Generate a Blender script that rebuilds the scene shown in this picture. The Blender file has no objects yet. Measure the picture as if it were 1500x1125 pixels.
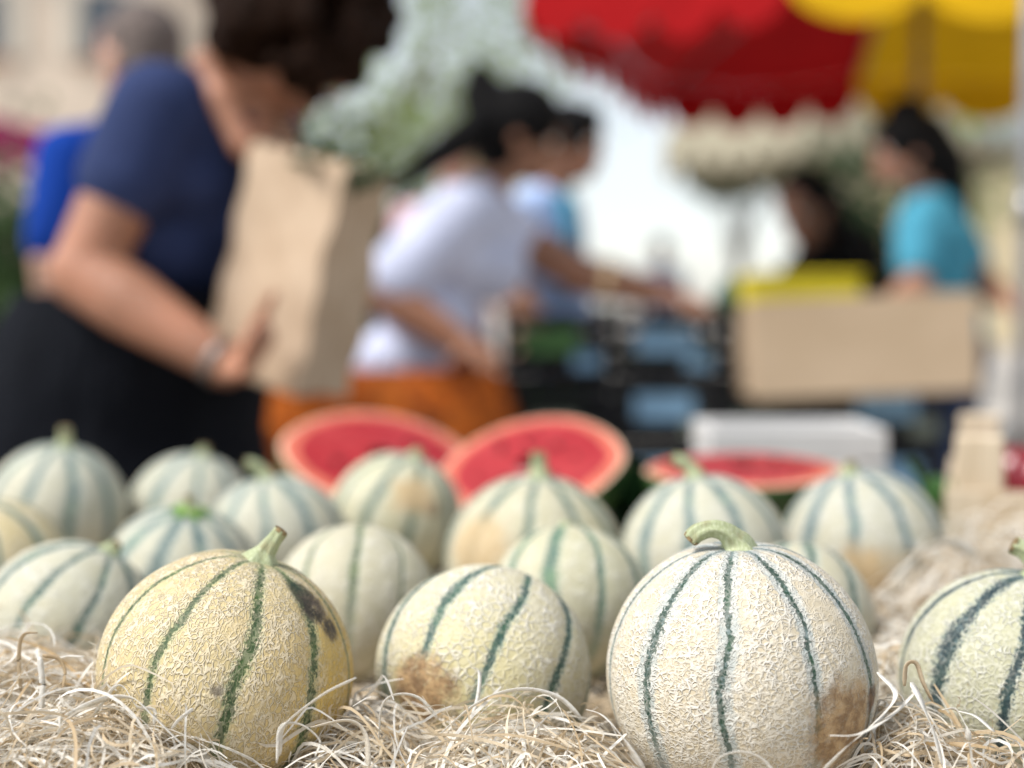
import bpy, bmesh, math, random
import numpy as np
from mathutils import Vector, Matrix

random.seed(7); RNG = np.random.default_rng(11)
SC = bpy.context.scene
C = SC.collection

# ------------------------------------------------------------------ camera
CAM_Z = 1.04
FPX = 2083.0                      # focal length in pixels of the 1500 px wide photograph
PITCH = math.atan((562.5 - 446.0) / FPX)
cam = bpy.data.cameras.new('camera'); cam_o = bpy.data.objects.new('camera', cam); C.objects.link(cam_o)
cam.sensor_width = 36.0; cam.lens = 36.0 * FPX / 1500.0
cam.clip_start = 0.02; cam.clip_end = 3000
cam_o.location = (0, 0, CAM_Z); cam_o.rotation_euler = (math.pi / 2 - PITCH, 0, 0)
cam.dof.use_dof = True; cam.dof.focus_distance = 0.712; cam.dof.aperture_fstop = 2.6
SC.camera = cam_o

# ------------------------------------------------------------------ sky, sun, exposure
SUN = Vector((-0.58, -0.28, 0.90)).normalized()
w = bpy.data.worlds.new('World'); SC.world = w; w.use_nodes = True
nt = w.node_tree; nt.nodes.clear()
sky = nt.nodes.new('ShaderNodeTexSky'); sky.sky_type = 'NISHITA'; sky.sun_disc = False
sky.sun_elevation = math.asin(SUN.z); sky.sun_rotation = math.atan2(SUN.x, SUN.y)
sky.dust_density = 0.7; sky.air_density = 1.0; sky.ozone_density = 1.0
hs = nt.nodes.new('ShaderNodeHueSaturation'); hs.inputs['Saturation'].default_value = 0.38
bg = nt.nodes.new('ShaderNodeBackground'); bg.inputs['Strength'].default_value = 0.088
wo = nt.nodes.new('ShaderNodeOutputWorld')
nt.links.new(sky.outputs[0], hs.inputs['Color']); nt.links.new(hs.outputs[0], bg.inputs[0]); nt.links.new(bg.outputs[0], wo.inputs[0])
sl = bpy.data.lights.new('sun', 'SUN'); sl.energy = 2.1; sl.angle = math.radians(18); sl.color = (1.0, 0.965, 0.92)
sun = bpy.data.objects.new('sun', sl); C.objects.link(sun)
sun.rotation_euler = SUN.to_track_quat('Z', 'Y').to_euler(); sun.location = (-3, -2, 6)
vs = SC.view_settings
vs.view_transform = 'Standard'; vs.look = 'None'; vs.exposure = 1.09; vs.gamma = 1.0; vs.use_curve_mapping = False
SC.render.engine = 'CYCLES'
SC.cycles.use_denoising = True
SC.cycles.max_bounces = 8

# ------------------------------------------------------------------ helpers: photo pixel + real distance -> world
def P(px, py, d):
    u = (px - 750) / FPX; v = (562.5 - py) / FPX
    c, s = math.cos(PITCH), math.sin(PITCH)
    dy = c + v * s; dz = -s + v * c
    k = d / dy
    return Vector((u * k, d, CAM_Z + dz * k))
def S(px, d): return px * d / FPX
V = Vector

# ------------------------------------------------------------------ helpers: nodes and materials
class NB:
    def __init__(self, name):
        self.m = bpy.data.materials.new(name); self.m.use_nodes = True
        self.t = self.m.node_tree; self.t.nodes.clear()
        self.out = self.t.nodes.new('ShaderNodeOutputMaterial')
    def lk(self, a, sock):
        if isinstance(a, bpy.types.NodeSocket): self.t.links.new(a, sock)
        elif isinstance(a, (tuple, list)) and len(a) == 3 and sock.type == 'RGBA': sock.default_value = (*a, 1)
        else: sock.default_value = a
    def math(self, op, a, b=None, c=None, clamp=False):
        n = self.t.nodes.new('ShaderNodeMath'); n.operation = op; n.use_clamp = clamp
        for i, x in enumerate((a, b, c)):
            if x is not None: self.lk(x, n.inputs[i])
        return n.outputs[0]
    def vmath(self, op, a, b=None, out=0, scale=None):
        n = self.t.nodes.new('ShaderNodeVectorMath'); n.operation = op
        self.lk(a, n.inputs[0])
        if b is not None: self.lk(b, n.inputs[1])
        if scale is not None: self.lk(scale, n.inputs['Scale'])
        return n.outputs[out]
    def obj(self, which='Object'):
        return self.t.nodes.new('ShaderNodeTexCoord').outputs[which]
    def noise(self, co, scale, detail=2, rough=0.5, col=False):
        n = self.t.nodes.new('ShaderNodeTexNoise'); self.lk(co, n.inputs['Vector'])
        n.inputs['Scale'].default_value = scale; n.inputs['Detail'].default_value = detail; n.inputs['Roughness'].default_value = rough
        return n.outputs['Color' if col else 'Fac']
    def vor(self, co, scale, feature='DISTANCE_TO_EDGE', rnd=1.0):
        n = self.t.nodes.new('ShaderNodeTexVoronoi'); n.feature = feature; self.lk(co, n.inputs['Vector'])
        n.inputs['Scale'].default_value = scale; n.inputs['Randomness'].default_value = rnd
        return n.outputs[0]
    def ss(self, x, a, b, lo=0.0, hi=1.0):
        n = self.t.nodes.new('ShaderNodeMapRange'); n.interpolation_type = 'SMOOTHSTEP'
        self.lk(x, n.inputs[0])
        for i, q in enumerate((a, b, lo, hi)): self.lk(q, n.inputs[i + 1])
        return n.outputs[0]
    def mix(self, f, a, b, mode='MIX'):
        n = self.t.nodes.new('ShaderNodeMix'); n.data_type = 'RGBA'; n.blend_type = mode
        self.lk(f, n.inputs[0]); self.lk(a, n.inputs[6]); self.lk(b, n.inputs[7])
        return n.outputs[2]
    def bump(self, h, dist, strength=1.0, normal=None):
        n = self.t.nodes.new('ShaderNodeBump'); n.inputs['Distance'].default_value = dist; n.inputs['Strength'].default_value = strength
        self.lk(h, n.inputs['Height'])
        if normal is not None: self.lk(normal, n.inputs['Normal'])
        return n.outputs[0]
    def bsdf(self, col, rough=0.6, normal=None, spec=0.4, **kw):
        n = self.t.nodes.new('ShaderNodeBsdfPrincipled')
        self.lk(col, n.inputs['Base Color']); self.lk(rough, n.inputs['Roughness']); n.inputs['Specular IOR Level'].default_value = spec
        if normal is not None: self.lk(normal, n.inputs['Normal'])
        for k, v in kw.items(): self.lk(v, n.inputs[k])
        return n.outputs[0]
    def surf(self, s): self.t.links.new(s, self.out.inputs[0]); return self.m

def matte(name, col, rough=0.65, var=0.25, scale=8.0, bump=0.002, fine=120.0, spec=0.3, metal=0.0, transl=0.0):
    b = NB(name); co = b.obj()
    n1 = b.noise(co, scale, 4); n2 = b.noise(co, fine, 3)
    dark = tuple(c * (1 - var) for c in col); light = tuple(min(1, c * (1 + var)) for c in col)
    c = b.mix(b.ss(n1, 0.3, 0.7), dark, light)
    c = b.mix(b.math('MULTIPLY', b.ss(n2, 0.35, 0.75), var * 0.6), c, tuple(x * 0.55 for x in col))
    nm = b.bump(n2, bump)
    s = b.bsdf(c, rough, nm, spec, Metallic=metal)
    if transl:
        t = b.t.nodes.new('ShaderNodeBsdfTranslucent'); b.lk(c, t.inputs[0])
        mx = b.t.nodes.new('ShaderNodeMixShader'); mx.inputs[0].default_value = transl
        b.t.links.new(s, mx.inputs[1]); b.t.links.new(t.outputs[0], mx.inputs[2]); s = mx.outputs[0]
    return b.surf(s)

def woodmat(name, col, dark, scale=1.0, axis=0):
    b = NB(name); co = b.obj()
    sc = [28 * scale] * 3; sc[axis] = 2.0 * scale
    st = b.vmath('MULTIPLY', co, tuple(sc))
    g = b.noise(st, 3.0, 5, 0.6)
    g2 = b.noise(co, 6, 3)
    c = b.mix(b.ss(g, 0.35, 0.7), dark, col)
    c = b.mix(b.math('MULTIPLY', b.ss(g2, 0.45, 0.75), 0.4), c, tuple(x * 0.6 for x in dark))
    return b.surf(b.bsdf(c, 0.7, b.bump(g, 0.001), 0.25))

# ------------------------------------------------------------------ helpers: meshes and tagging
def link(name, me, m=None, parent=None, smooth=False):
    o = bpy.data.objects.new(name, me); C.objects.link(o)
    if m is not None and not me.materials: me.materials.append(m)
    if parent is not None: o.parent = parent
    if smooth: me.polygons.foreach_set('use_smooth', np.ones(len(me.polygons), bool))
    return o
def pyd(name, v, f):
    me = bpy.data.meshes.new(name); me.from_pydata([tuple(x) for x in v], [], [tuple(x) for x in f]); me.update(); return me
def thing(name, label, cat, loc=(0, 0, 0), group=None, rot=None):
    o = bpy.data.objects.new(name, None); C.objects.link(o); o.location = loc; o.empty_display_size = 0.05
    if rot is not None: o.rotation_euler = rot
    return tag(o, label, cat, group)
def tag(o, label, cat, group=None):
    o['label'] = label; o['category'] = cat
    if group: o['group'] = group
    return o
def kind(o, k, label=None, cat=None):
    o['kind'] = k
    if label: o['label'] = label
    if cat: o['category'] = cat
    return o
def copy_tree(o, parent=None):
    c = o.copy(); C.objects.link(c); c.parent = parent
    for ch in o.children: copy_tree(ch, c)
    return c
def box_me(name, sx, sy, sz, bev=0.0, seg=1, off=(0, 0, 0)):
    bm = bmesh.new(); bmesh.ops.create_cube(bm, size=1.0)
    for v in bm.verts: v.co = Vector((v.co.x * sx + off[0], v.co.y * sy + off[1], v.co.z * sz + off[2]))
    if bev: bmesh.ops.bevel(bm, geom=bm.edges[:], offset=bev, segments=seg, affect='EDGES', profile=0.5)
    me = bpy.data.meshes.new(name); bm.to_mesh(me); bm.free(); return me
def box(name, size, loc, m, parent=None, bev=0.003, rot=None, seg=1):
    o = link(name, box_me(name, *size, bev, seg), m, parent); o.location = loc
    if rot is not None: o.rotation_euler = rot
    return o
def tube_me(name, pts, rad, n=10, cap=True):
    pts = [Vector(p) for p in pts]; k = len(pts)
    if not hasattr(rad, '__len__'): rad = [rad] * k
    vs_, fs = [], []
    ref = None
    for i, p in enumerate(pts):
        t = (pts[min(i + 1, k - 1)] - pts[max(i - 1, 0)]).normalized()
        if ref is None: ref = t.orthogonal().normalized()
        ref = (ref - t * ref.dot(t)).normalized(); bi = t.cross(ref)
        for j in range(n):
            a = 2 * math.pi * j / n
            vs_.append(p + (ref * math.cos(a) + bi * math.sin(a)) * rad[i])
    for i in range(k - 1):
        for j in range(n):
            a = i * n + j; b = i * n + (j + 1) % n
            fs.append((a, b, b + n, a + n))
    if cap: fs.append(tuple(range(n - 1, -1, -1))); fs.append(tuple((k - 1) * n + j for j in range(n)))
    return pyd(name, vs_, fs)
def tube(name, pts, rad, m, parent=None, n=10):
    return link(name, tube_me(name, pts, rad, n), m, parent, True)
def spline(pts, n=24):
    pts = [Vector(p) for p in pts]; out = []
    q = [pts[0] * 2 - pts[1]] + pts + [pts[-1] * 2 - pts[-2]]
    for i in range(len(pts) - 1):
        a, b, c, d = q[i:i + 4]
        for j in range(n):
            t = j / n
            out.append(0.5 * ((2 * b) + (c - a) * t + (2 * a - 5 * b + 4 * c - d) * t * t + (3 * b - a - 3 * c + d) * t ** 3))
    out.append(pts[-1]); return out

# union of spheres / ellipsoids fused by a voxel remesh: one continuous surface
_lat = np.linspace(0, np.pi, 11); _lon = np.linspace(0, 2 * np.pi, 16, endpoint=False)
USV = np.array([(math.sin(a) * math.cos(b), math.sin(a) * math.sin(b), math.cos(a)) for a in _lat[1:-1] for b in _lon] + [(0, 0, 1), (0, 0, -1)])
USF = []
for i in range(8):
    for j in range(16): USF.append((i * 16 + j, (i + 1) * 16 + j, (i + 1) * 16 + (j + 1) % 16, i * 16 + (j + 1) % 16))
for j in range(16):
    USF.append((144, j, (j + 1) % 16)); USF.append((145, 8 * 16 + (j + 1) % 16, 8 * 16 + j))
def cap(p0, r0, p1, r1):
    p0, p1 = Vector(p0), Vector(p1); L = (p1 - p0).length
    n = max(2, int(L / (0.4 * min(r0, r1))) + 1)
    return [(p0.lerp(p1, i / (n - 1)), [r0 + (r1 - r0) * i / (n - 1)] * 3, None) for i in range(n)]
def ell(c, r, R=None): return [(Vector(c), list(r), R)]
def blob(name, parts, voxel, m, parent=None, smooth=3, grow=0.0):
    vv, ff, off = [], [], 0
    for c, r, R in parts:
        a = USV * (np.array(r) + grow)
        if R is not None: a = a @ np.array(R.to_3x3()).T
        vv.append(a + np.array(c)); ff += [tuple(i + off for i in f) for f in USF]; off += len(USV)
    me = pyd(name, np.concatenate(vv), ff)
    tmp = bpy.data.objects.new('tmp', me); C.objects.link(tmp)
    md = tmp.modifiers.new('r', 'REMESH'); md.mode = 'VOXEL'; md.voxel_size = voxel
    if smooth:
        ms = tmp.modifiers.new('s', 'SMOOTH'); ms.factor = 0.5; ms.iterations = smooth
    dg = bpy.context.evaluated_depsgraph_get(); ev = tmp.evaluated_get(dg)
    out = bpy.data.meshes.new_from_object(ev)
    bpy.data.objects.remove(tmp); bpy.data.meshes.remove(me)
    out.name = name; out.materials.clear()
    return link(name, out, m, parent, True)
def basis(xa, za):
    z = Vector(za).normalized(); x = Vector(xa); x = (x - z * x.dot(z)).normalized(); y = z.cross(x)
    return Matrix((x, y, z)).transposed()

# ================================================================== SETTING
TAB = 0.765
m_ground = matte('pale_paving', (0.42, 0.39, 0.35), 0.85, 0.18, 0.8, 0.004, 40)
g = link('ground', pyd('ground', [(-400, -60, 0), (400, -60, 0), (400, 900, 0), (-400, 900, 0)], [(0, 1, 2, 3)]), m_ground)
kind(g, 'structure')

# ------------------------------------------------------------------ stall table under the melons
m_plank = woodmat('weathered_plank', (0.30, 0.22, 0.14), (0.14, 0.095, 0.06), 1.0, 0)
tb = thing('market_table', 'long weathered plank trestle table carrying the melons', 'table', (0.1, 1.15, 0))
for k in range(9):
    o = box('plank', (2.3, 0.146, 0.025), (random.uniform(-.02, .02), -0.62 + k * 0.15, TAB - 0.0125 - random.uniform(0, .002)), m_plank, tb, 0.003)
for x in (-0.95, 0.95):
    for y in (-0.52, 0.52):
        box('leg', (0.06, 0.06, TAB - 0.09), (x, y, (TAB - 0.09) / 2), m_plank, tb, 0.004)
    box('crossbar', (0.05, 1.2, 0.06), (x, 0, TAB - 0.058), m_plank, tb, 0.004)

# ================================================================== MELONS
def melon_mat(name, R, phase, net=(0.0046, 0.30, 0.35), valley=(0.42, 0.36, 0.17), ridge=(0.72, 0.63, 0.47), tint=(0.50, 0.44, 0.26),
              tintamt=0.35, sw=0.0034, dark=(0.030, 0.085, 0.062), halo=(0.30, 0.40, 0.36), haloW=1.8, fade=0.15, patches=(), relief=0.0008, stretch=(1, 1, 1), nstr=10, worm=0.3, wseed=0.0, side=None):
    b = NB(name); co = b.obj()
    n = b.vmath('NORMALIZE', co)
    sx = b.t.nodes.new('ShaderNodeSeparateXYZ'); b.lk(n, sx.inputs[0])
    x, y, z = sx.outputs
    nl = b.noise(co, 22, 2)
    nf = b.noise(co, 420, 3, 0.6)
    nm_ = b.noise(co, 150, 3, 0.6)
    lon = b.math('ARCTAN2', y, x)
    lon = b.math('ADD', lon, b.math('MULTIPLY', b.math('SUBTRACT', nl, 0.5), 0.20))
    t = b.math('ADD', b.math('MULTIPLY', b.math('SUBTRACT', lon, phase), nstr / (2 * math.pi)), 20.0)
    fr = b.math('FRACT', t)
    dd = b.math('MINIMUM', fr, b.math('SUBTRACT', 1.0, fr))
    sinc = b.math('SQRT', b.math('MAXIMUM', b.math('SUBTRACT', 1.0, b.math('MULTIPLY', z, z)), 0.0))
    sd = b.math('MULTIPLY', b.math('MULTIPLY', dd, sinc), 2 * math.pi / nstr * R)        # metres from the rib line
    idx = b.math('FLOOR', b.math('ADD', t, 0.5))
    wn = b.t.nodes.new('ShaderNodeTexWhiteNoise'); wn.noise_dimensions = '1D'; b.lk(b.math('ADD', idx, phase * 7.3 + wseed), wn.inputs['W'])
    wv = b.math('MULTIPLY_ADD', wn.outputs[0], 0.7, 0.65)
    wv = b.math('MULTIPLY', wv, b.math('MULTIPLY_ADD', b.noise(co, 30, 2), 1.0, 0.5))
    taper = b.ss(sinc, 0.06, 0.55, 0.35, 1.0)
    wid = b.math('MULTIPLY', b.math('MULTIPLY', wv, taper), sw)
    sp6 = b.noise(b.vmath('MULTIPLY', co, (1, 1, 0.7)), 620, 2, 0.6)
    dens = b.math('SUBTRACT', 1.0, b.math('DIVIDE', sd, wid))
    jit = b.math('ADD', b.math('MULTIPLY', b.math('SUBTRACT', sp6, 0.5), 2.6), b.math('MULTIPLY', b.math('SUBTRACT', nm_, 0.5), 1.5))
    core = b.ss(b.math('ADD', dens, jit), 0.05, 0.55)
    dh = b.math('SUBTRACT', haloW, b.math('DIVIDE', sd, wid))
    hal = b.ss(b.math('ADD', dh, jit), -0.25, 0.75)
    # netting
    scale, rw, dis = 1.0 / net[0], net[1], net[2]
    wob = b.vmath('SUBTRACT', b.noise(co, scale * 0.55, 2, 0.5, True), (0.5, 0.5, 0.5))
    q = b.vmath('ADD', b.vmath('MULTIPLY', co, stretch), b.vmath('SCALE', wob, scale=dis * net[0] * 2.2))
    v1 = b.vor(q, scale)
    breaks = b.ss(b.noise(co, scale * 0.5, 2), 0.36, 0.60)
    r1 = b.math('MULTIPLY', b.ss(v1, rw, 0.02), b.math('MULTIPLY_ADD', breaks, 0.6 + 0.35 * worm, 0.4 - 0.35 * worm))
    wn_ = b.noise(q, scale * 0.62, 1.5, 0.45)
    r2 = b.ss(b.math('ABSOLUTE', b.math('SUBTRACT', wn_, 0.5)), 0.03 + 0.16 * rw, 0.012)
    wn2 = b.noise(b.vmath('ADD', q, (0.7, 0.3, 0.5)), scale * 0.85, 1.5, 0.45)
    r3 = b.math('MULTIPLY', b.ss(b.math('ABSOLUTE', b.math('SUBTRACT', wn2, 0.48)), 0.02 + 0.13 * rw, 0.008), 0.85)
    r2 = b.math('MAXIMUM', r2, r3)
    rid = b.math('MAXIMUM', r1, b.math('MULTIPLY', r2, 0.15 + 0.85 * worm))
    rid = b.math('MULTIPLY', rid, b.ss(b.noise(co, 38, 3, 0.6), 0.30, 0.55, 0.35, 1.0))
    grain = b.noise(co, 900, 2)
    netmask = b.math('SUBTRACT', 1.0, core)
    h = b.math('MULTIPLY', rid, b.math('MULTIPLY_ADD', netmask, 0.85, 0.15))
    h = b.math('ADD', h, b.math('MULTIPLY', grain, 0.05))
    h = b.math('SUBTRACT', h, b.math('MULTIPLY', hal, 0.25))
    # colour
    big = b.ss(b.noise(co, 14, 3), 0.38, 0.64)
    val = b.mix(b.math('MULTIPLY', big, tintamt), valley, tint)
    rdg = b.mix(b.math('MULTIPLY', nf, 0.35), ridge, tuple(c * 0.72 for c in ridge))
    c = b.mix(b.math('MULTIPLY_ADD', rid, 0.80, 0.08), val, rdg)
    if side is not None:                                                    # ripening flush on one side of the fruit
        sdir, scol, samt, a0, a1 = side
        dp = b.vmath('DOT_PRODUCT', n, sdir, out=1)
        f = b.math('MULTIPLY', b.ss(b.math('ADD', dp, b.math('MULTIPLY', b.math('SUBTRACT', b.noise(co, 30, 3), 0.5), 0.5)), a0, a1), samt)
        c = b.mix(b.math('MULTIPLY', f, b.math('MULTIPLY_ADD', rid, -0.6, 1.0)), c, scol)
    hcol = b.mix(b.ss(nm_, 0.4, 0.62), halo, tuple(0.55 * a + 0.45 * q_ for a, q_ in zip(halo, ridge)))
    c = b.mix(b.math('MULTIPLY', hal, b.math('MULTIPLY_ADD', rid, -0.35, 0.72)), c, hcol)
    dk = b.mix(b.ss(b.noise(co, 340, 3, 0.75), 0.50, 0.68), tuple(0.8 * v_ for v_ in dark), tuple(0.55 * a + 0.45 * h_ for a, h_ in zip(dark, halo)))
    dk = b.mix(b.math('MULTIPLY', b.ss(b.noise(co, 55, 2), 0.45, 0.7), 0.5), dk, (dark[0] * 2.2, dark[1] * 1.9, dark[2] * 1.1))
    low = b.ss(z, -0.75, -0.1, fade, 1.0)
    c = b.mix(b.math('MULTIPLY', core, b.math('MULTIPLY', b.math('MULTIPLY', low, b.math('MULTIPLY_ADD', rid, -0.28, 1.0)), 0.97)), c, dk)
    # crown greys round the stem
    c = b.mix(b.math('MULTIPLY', b.ss(b.math('ADD', z, b.math('MULTIPLY', b.math('SUBTRACT', nm_, 0.5), 0.06)), 0.93, 0.985), 0.45), c, tuple(0.8 * v_ for v_ in halo))
    # small specks and scuffs
    sp = b.ss(b.vor(co, 95, 'F1'), 0.085, 0.05)
    spm = b.math('MULTIPLY', sp, b.ss(b.noise(co, 40, 1), 0.56, 0.62))
    c = b.mix(b.math('MULTIPLY', spm, 0.7), c, (0.16, 0.09, 0.06))
    for (pd, ang, colA, colB, amt) in patches:
        pv = Vector(pd).normalized()
        dist = b.vmath('DISTANCE', n, tuple(pv), out=1)
        dist = b.math('ADD', dist, b.math('MULTIPLY', b.math('SUBTRACT', b.noise(co, 60, 6, 0.7), 0.5), ang * 1.7))
        f = b.ss(dist, ang * 1.2, ang * 0.55)
        pc = b.mix(b.ss(b.noise(co, 130, 4, 0.65), 0.38, 0.66), colA, colB)
        f = b.math('MULTIPLY', f, b.ss(b.noise(co, 300, 3, 0.7), 0.22, 0.5, 0.55, amt))
        c = b.mix(f, c, pc)
        h = b.math('ADD', b.math('MULTIPLY', h, b.math('MULTIPLY_ADD', f, -0.75, 1.0)), b.math('MULTIPLY', f, b.math('MULTIPLY_ADD', b.noise(co, 240, 4, 0.7), 0.9, -0.8)))
    rough = b.math('MULTIPLY_ADD', rid, 0.14, 0.56)
    return b.surf(b.bsdf(c, rough, b.bump(h, relief), 0.32))

m_stem = None
def stem_mat():
    b = NB('melon_stem'); co = b.obj()
    n1 = b.noise(b.vmath('MULTIPLY', co, (1, 1, 0.25)), 700, 3)
    n2 = b.noise(co, 120, 3)
    c = b.mix(b.ss(n1, 0.35, 0.7), (0.36, 0.40, 0.22), (0.46, 0.50, 0.31))
    c = b.mix(b.math('MULTIPLY', b.ss(n2, 0.5, 0.75), 0.5), c, (0.30, 0.24, 0.12))
    return b.surf(b.bsdf(c, 0.5, b.bump(n1, 0.0003), 0.35))
m_stem = stem_mat()
m_tip = matte('stem_cut', (0.22, 0.16, 0.08), 0.9, 0.5, 300, 0.001, 900)
m_green = matte('fresh_calyx', (0.16, 0.30, 0.05), 0.55, 0.3, 90, 0.0006, 500)

MELONS = []   # (centre, radius) for the wood wool
def melon(cx, cy, r, d, label, off, toward=1, phase=0.0, prol=1.0, stem='straight', res=(120, 240), **mk):
    c = P(cx, cy, d); R = S(r, d)
    wv = (Vector((0, 0, CAM_Z)) - c).normalized(); rt = Vector((0, 0, 1)).cross(wv).normalized(); up = wv.cross(rt)
    o2 = off[0] ** 2 + off[1] ** 2
    if o2 > 0.998: k = math.sqrt(0.998 / o2); off = (off[0] * k, off[1] * k); o2 = 0.998
    a = rt * off[0] + up * off[1] + wv * (math.sqrt(1 - o2) * toward)
    B = basis(wv, a)
    MELONS.append((np.array(c), R))
    root = thing('melon', label, 'melon', c, 'netted melons laid out on the table')
    root.rotation_euler = B.to_euler()
    ph = math.radians(phase)
    # rind mesh, stem axis = local z
    nlat, nlon = res
    th = np.linspace(0, math.pi, nlat + 1)[1:-1]; lo = np.linspace(0, 2 * math.pi, nlon, endpoint=False)
    T, L = np.meshgrid(th, lo, indexing='ij')
    dl = np.abs(((L - ph) * 10 / (2 * math.pi) + 0.5) % 1.0 - 0.5) * (2 * math.pi / 10)
    rr = R * (1 - 0.016 * np.exp(-(dl / 0.13) ** 2) * np.sin(T))
    k1, k2, k3 = RNG.uniform(0, 6.28, 3)
    rr *= 1 + 0.008 * np.sin(2 * L + k1) * np.sin(T) + 0.006 * np.sin(3 * T + k2) + 0.006 * np.sin(L + k3) * np.sin(T) ** 2
    rr *= 1 - 0.05 * np.exp(-(T / 0.22) ** 2) - 0.03 * np.exp(-((math.pi - T) / 0.2) ** 2)
    X = rr * np.sin(T) * np.cos(L); Y = rr * np.sin(T) * np.sin(L); Z = rr * np.cos(T) * prol
    nv = (nlat - 1) * nlon
    vv = np.stack([X, Y, Z], -1).reshape(-1, 3)
    ztop = R * prol * 0.95; vv = np.vstack([vv, [[0, 0, ztop], [0, 0, -R * prol * 0.97]]])
    i, j = np.meshgrid(np.arange(nlat - 2), np.arange(nlon), indexing='ij')
    q = np.stack([i * nlon + j, (i + 1) * nlon + j, (i + 1) * nlon + (j + 1) % nlon, i * nlon + (j + 1) % nlon], -1).reshape(-1, 4)
    ff = [tuple(map(int, f)) for f in q] + [(nv, k, (k + 1) % nlon) for k in range(nlon)] + [(nv + 1, (nlat - 2) * nlon + (k + 1) % nlon, (nlat - 2) * nlon + k) for k in range(nlon)]
    def to_local(q_):
        if len(q_) == 3: return q_
        v_ = rt * q_[0] + up * q_[1] + wv * math.sqrt(max(0.0, 1 - q_[0] ** 2 - q_[1] ** 2)); return tuple(B.transposed() @ v_)
    if 'patches' in mk: mk['patches'] = [(to_local(p_[0]),) + tuple(p_[1:]) for p_ in mk['patches']]
    link('rind', pyd('rind', vv, ff), melon_mat('melon_rind', R, ph, **mk), root, True)
    # stem in local axes: x towards the viewer's side, y to the right, z along the axis
    if stem == 'straight':
        pts = [(0, 0, -.004), (0, .0005, .002), (0, .0015, .007), (.001, .004, .015), (.001, .0065, .022)]; rad = [.013, .0095, .0056, .0044, .0042]
    elif stem == 'hook':
        pts = [(0, .002, -.004), (0, .001, .002), (.001, -.001, .006), (.003, -.006, .0115), (.004, -.013, .0135), (.005, -.020, .0115), (.005, -.0245, .0075)]; rad = [.0135, .0095, .0066, .0050, .0046, .0048, .0046]
    elif stem == 'stub':
        pts = [(0, 0, -.004), (0, 0, .002), (0, .001, .007), (.001, .002, .012)]; rad = [.012, .009, .006, .0052]
    elif stem == 'tall':
        pts = [(0, 0, -.004), (0, 0, .003), (0, -.001, .011), (.001, -.002, .022)]; rad = [.013, .0088, .0058, .0058]
    elif stem == 'bent':
        pts = [(0, 0, -.004), (0, 0, .003), (0, -.003, .010), (.001, -.010, .017), (.001, -.018, .020)]; rad = [.013, .009, .006, .0056, .0058]
    elif stem == 'scar':
        pts = [(0, 0, -.004), (0, 0, .001), (0, .001, .0025), (0, .001, .005)]; rad = [.013, .011, .0085, .007]
    elif stem == 'calyx':
        pts = [(0, 0, -.004), (0, 0, .003), (0, -.001, .009), (.001, -.003, .017)]; rad = [.013, .008, .0045, .004]
    else: pts = None
    if pts:
        kk = R / 0.066 * 0.84
        pts = [Vector(p) * kk + Vector((0, 0, ztop)) for p in pts]; rad = [q_ * kk for q_ in rad]
        cen = spline(pts, 5); rs = np.interp(np.linspace(0, 1, len(cen)), np.linspace(0, 1, len(rad)), rad)
        n = 20; me = tube_me('stem', cen, list(rs), n)
        for vi, v in enumerate(me.vertices):                        # five ridges along the stalk
            ring = vi // n
            if ring < len(cen):
                k5 = 1 + 0.20 * math.cos(5 * 2 * math.pi * (vi % n) / n + 0.15 * ring)
                v.co = cen[ring] + (v.co - cen[ring]) * k5
        st = link('stem', me, m_stem, root, True)
        tdir = (cen[-1] - cen[-2]).normalized()
        e = [cen[-1] - tdir * .0012, cen[-1] + tdir * .0006, cen[-1] + tdir * .0010]
        link('cut_end', tube_me('cut_end', e, [rs[-1] * 1.10, rs[-1] * 1.04, rs[-1] * 0.5], 14), m_tip, st)
        if stem == 'calyx':
            vv, ff = [], []
            for k in range(7):
                aa = k * 2 * math.pi / 7 + .3; ca, sa = math.cos(aa), math.sin(aa); b0 = len(vv)
                for (rr_, hw, zz) in ((.004, .004, .003), (.011, .0035, .0022), (.019, .0006, -.0005)):
                    for s_ in (-1, 1): vv.append((rr_ * ca - s_ * hw * sa, rr_ * sa + s_ * hw * ca, ztop + zz + .001))
                ff += [(b0, b0 + 1, b0 + 3, b0 + 2), (b0 + 2, b0 + 3, b0 + 5, b0 + 4)]
            link('calyx', pyd('calyx', vv, ff), m_green, root)
    return root

SOILA, SOILB = (0.20, 0.115, 0.055), (0.46, 0.30, 0.15)
TAN = (0.52, 0.36, 0.18)
HI = (200, 400)
cream = dict(valley=(0.45, 0.42, 0.28), ridge=(0.65, 0.62, 0.52))
palegreen = dict(valley=(0.46, 0.45, 0.33), ridge=(0.64, 0.63, 0.54), halo=(0.29, 0.37, 0.35), dark=(0.075, 0.155, 0.16))
melon(333, 985, 188, .76, 'ripe yellow melon with a black bruise beside its stem', (.29, .92), 1, 6, .97, 'straight', HI,
      worm=.85, net=(.0033, .15, .5), valley=(.58, .45, .22), ridge=(.77, .68, .51), tint=(.54, .48, .24), stretch=(1.1, 1.1, .55), sw=.0030, dark=(.034, .075, .028), halo=(.36, .40, .22), haloW=1.5, relief=.0009,
      side=((.15, .97, .05), (.66, .43, .08), .8, .30, .95),
      patches=[((.58, .60), .13, (.02, .04, .025), (.07, .07, .04), .97), ((.68, .46), .17, (.035, .030, .022), (.12, .09, .065), .98), ((.79, .31), .12, (.05, .04, .03), (.13, .10, .07), .97), ((-.07, -.13), .05, (.12, .10, .08), (.50, .44, .34), .8)])
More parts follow.
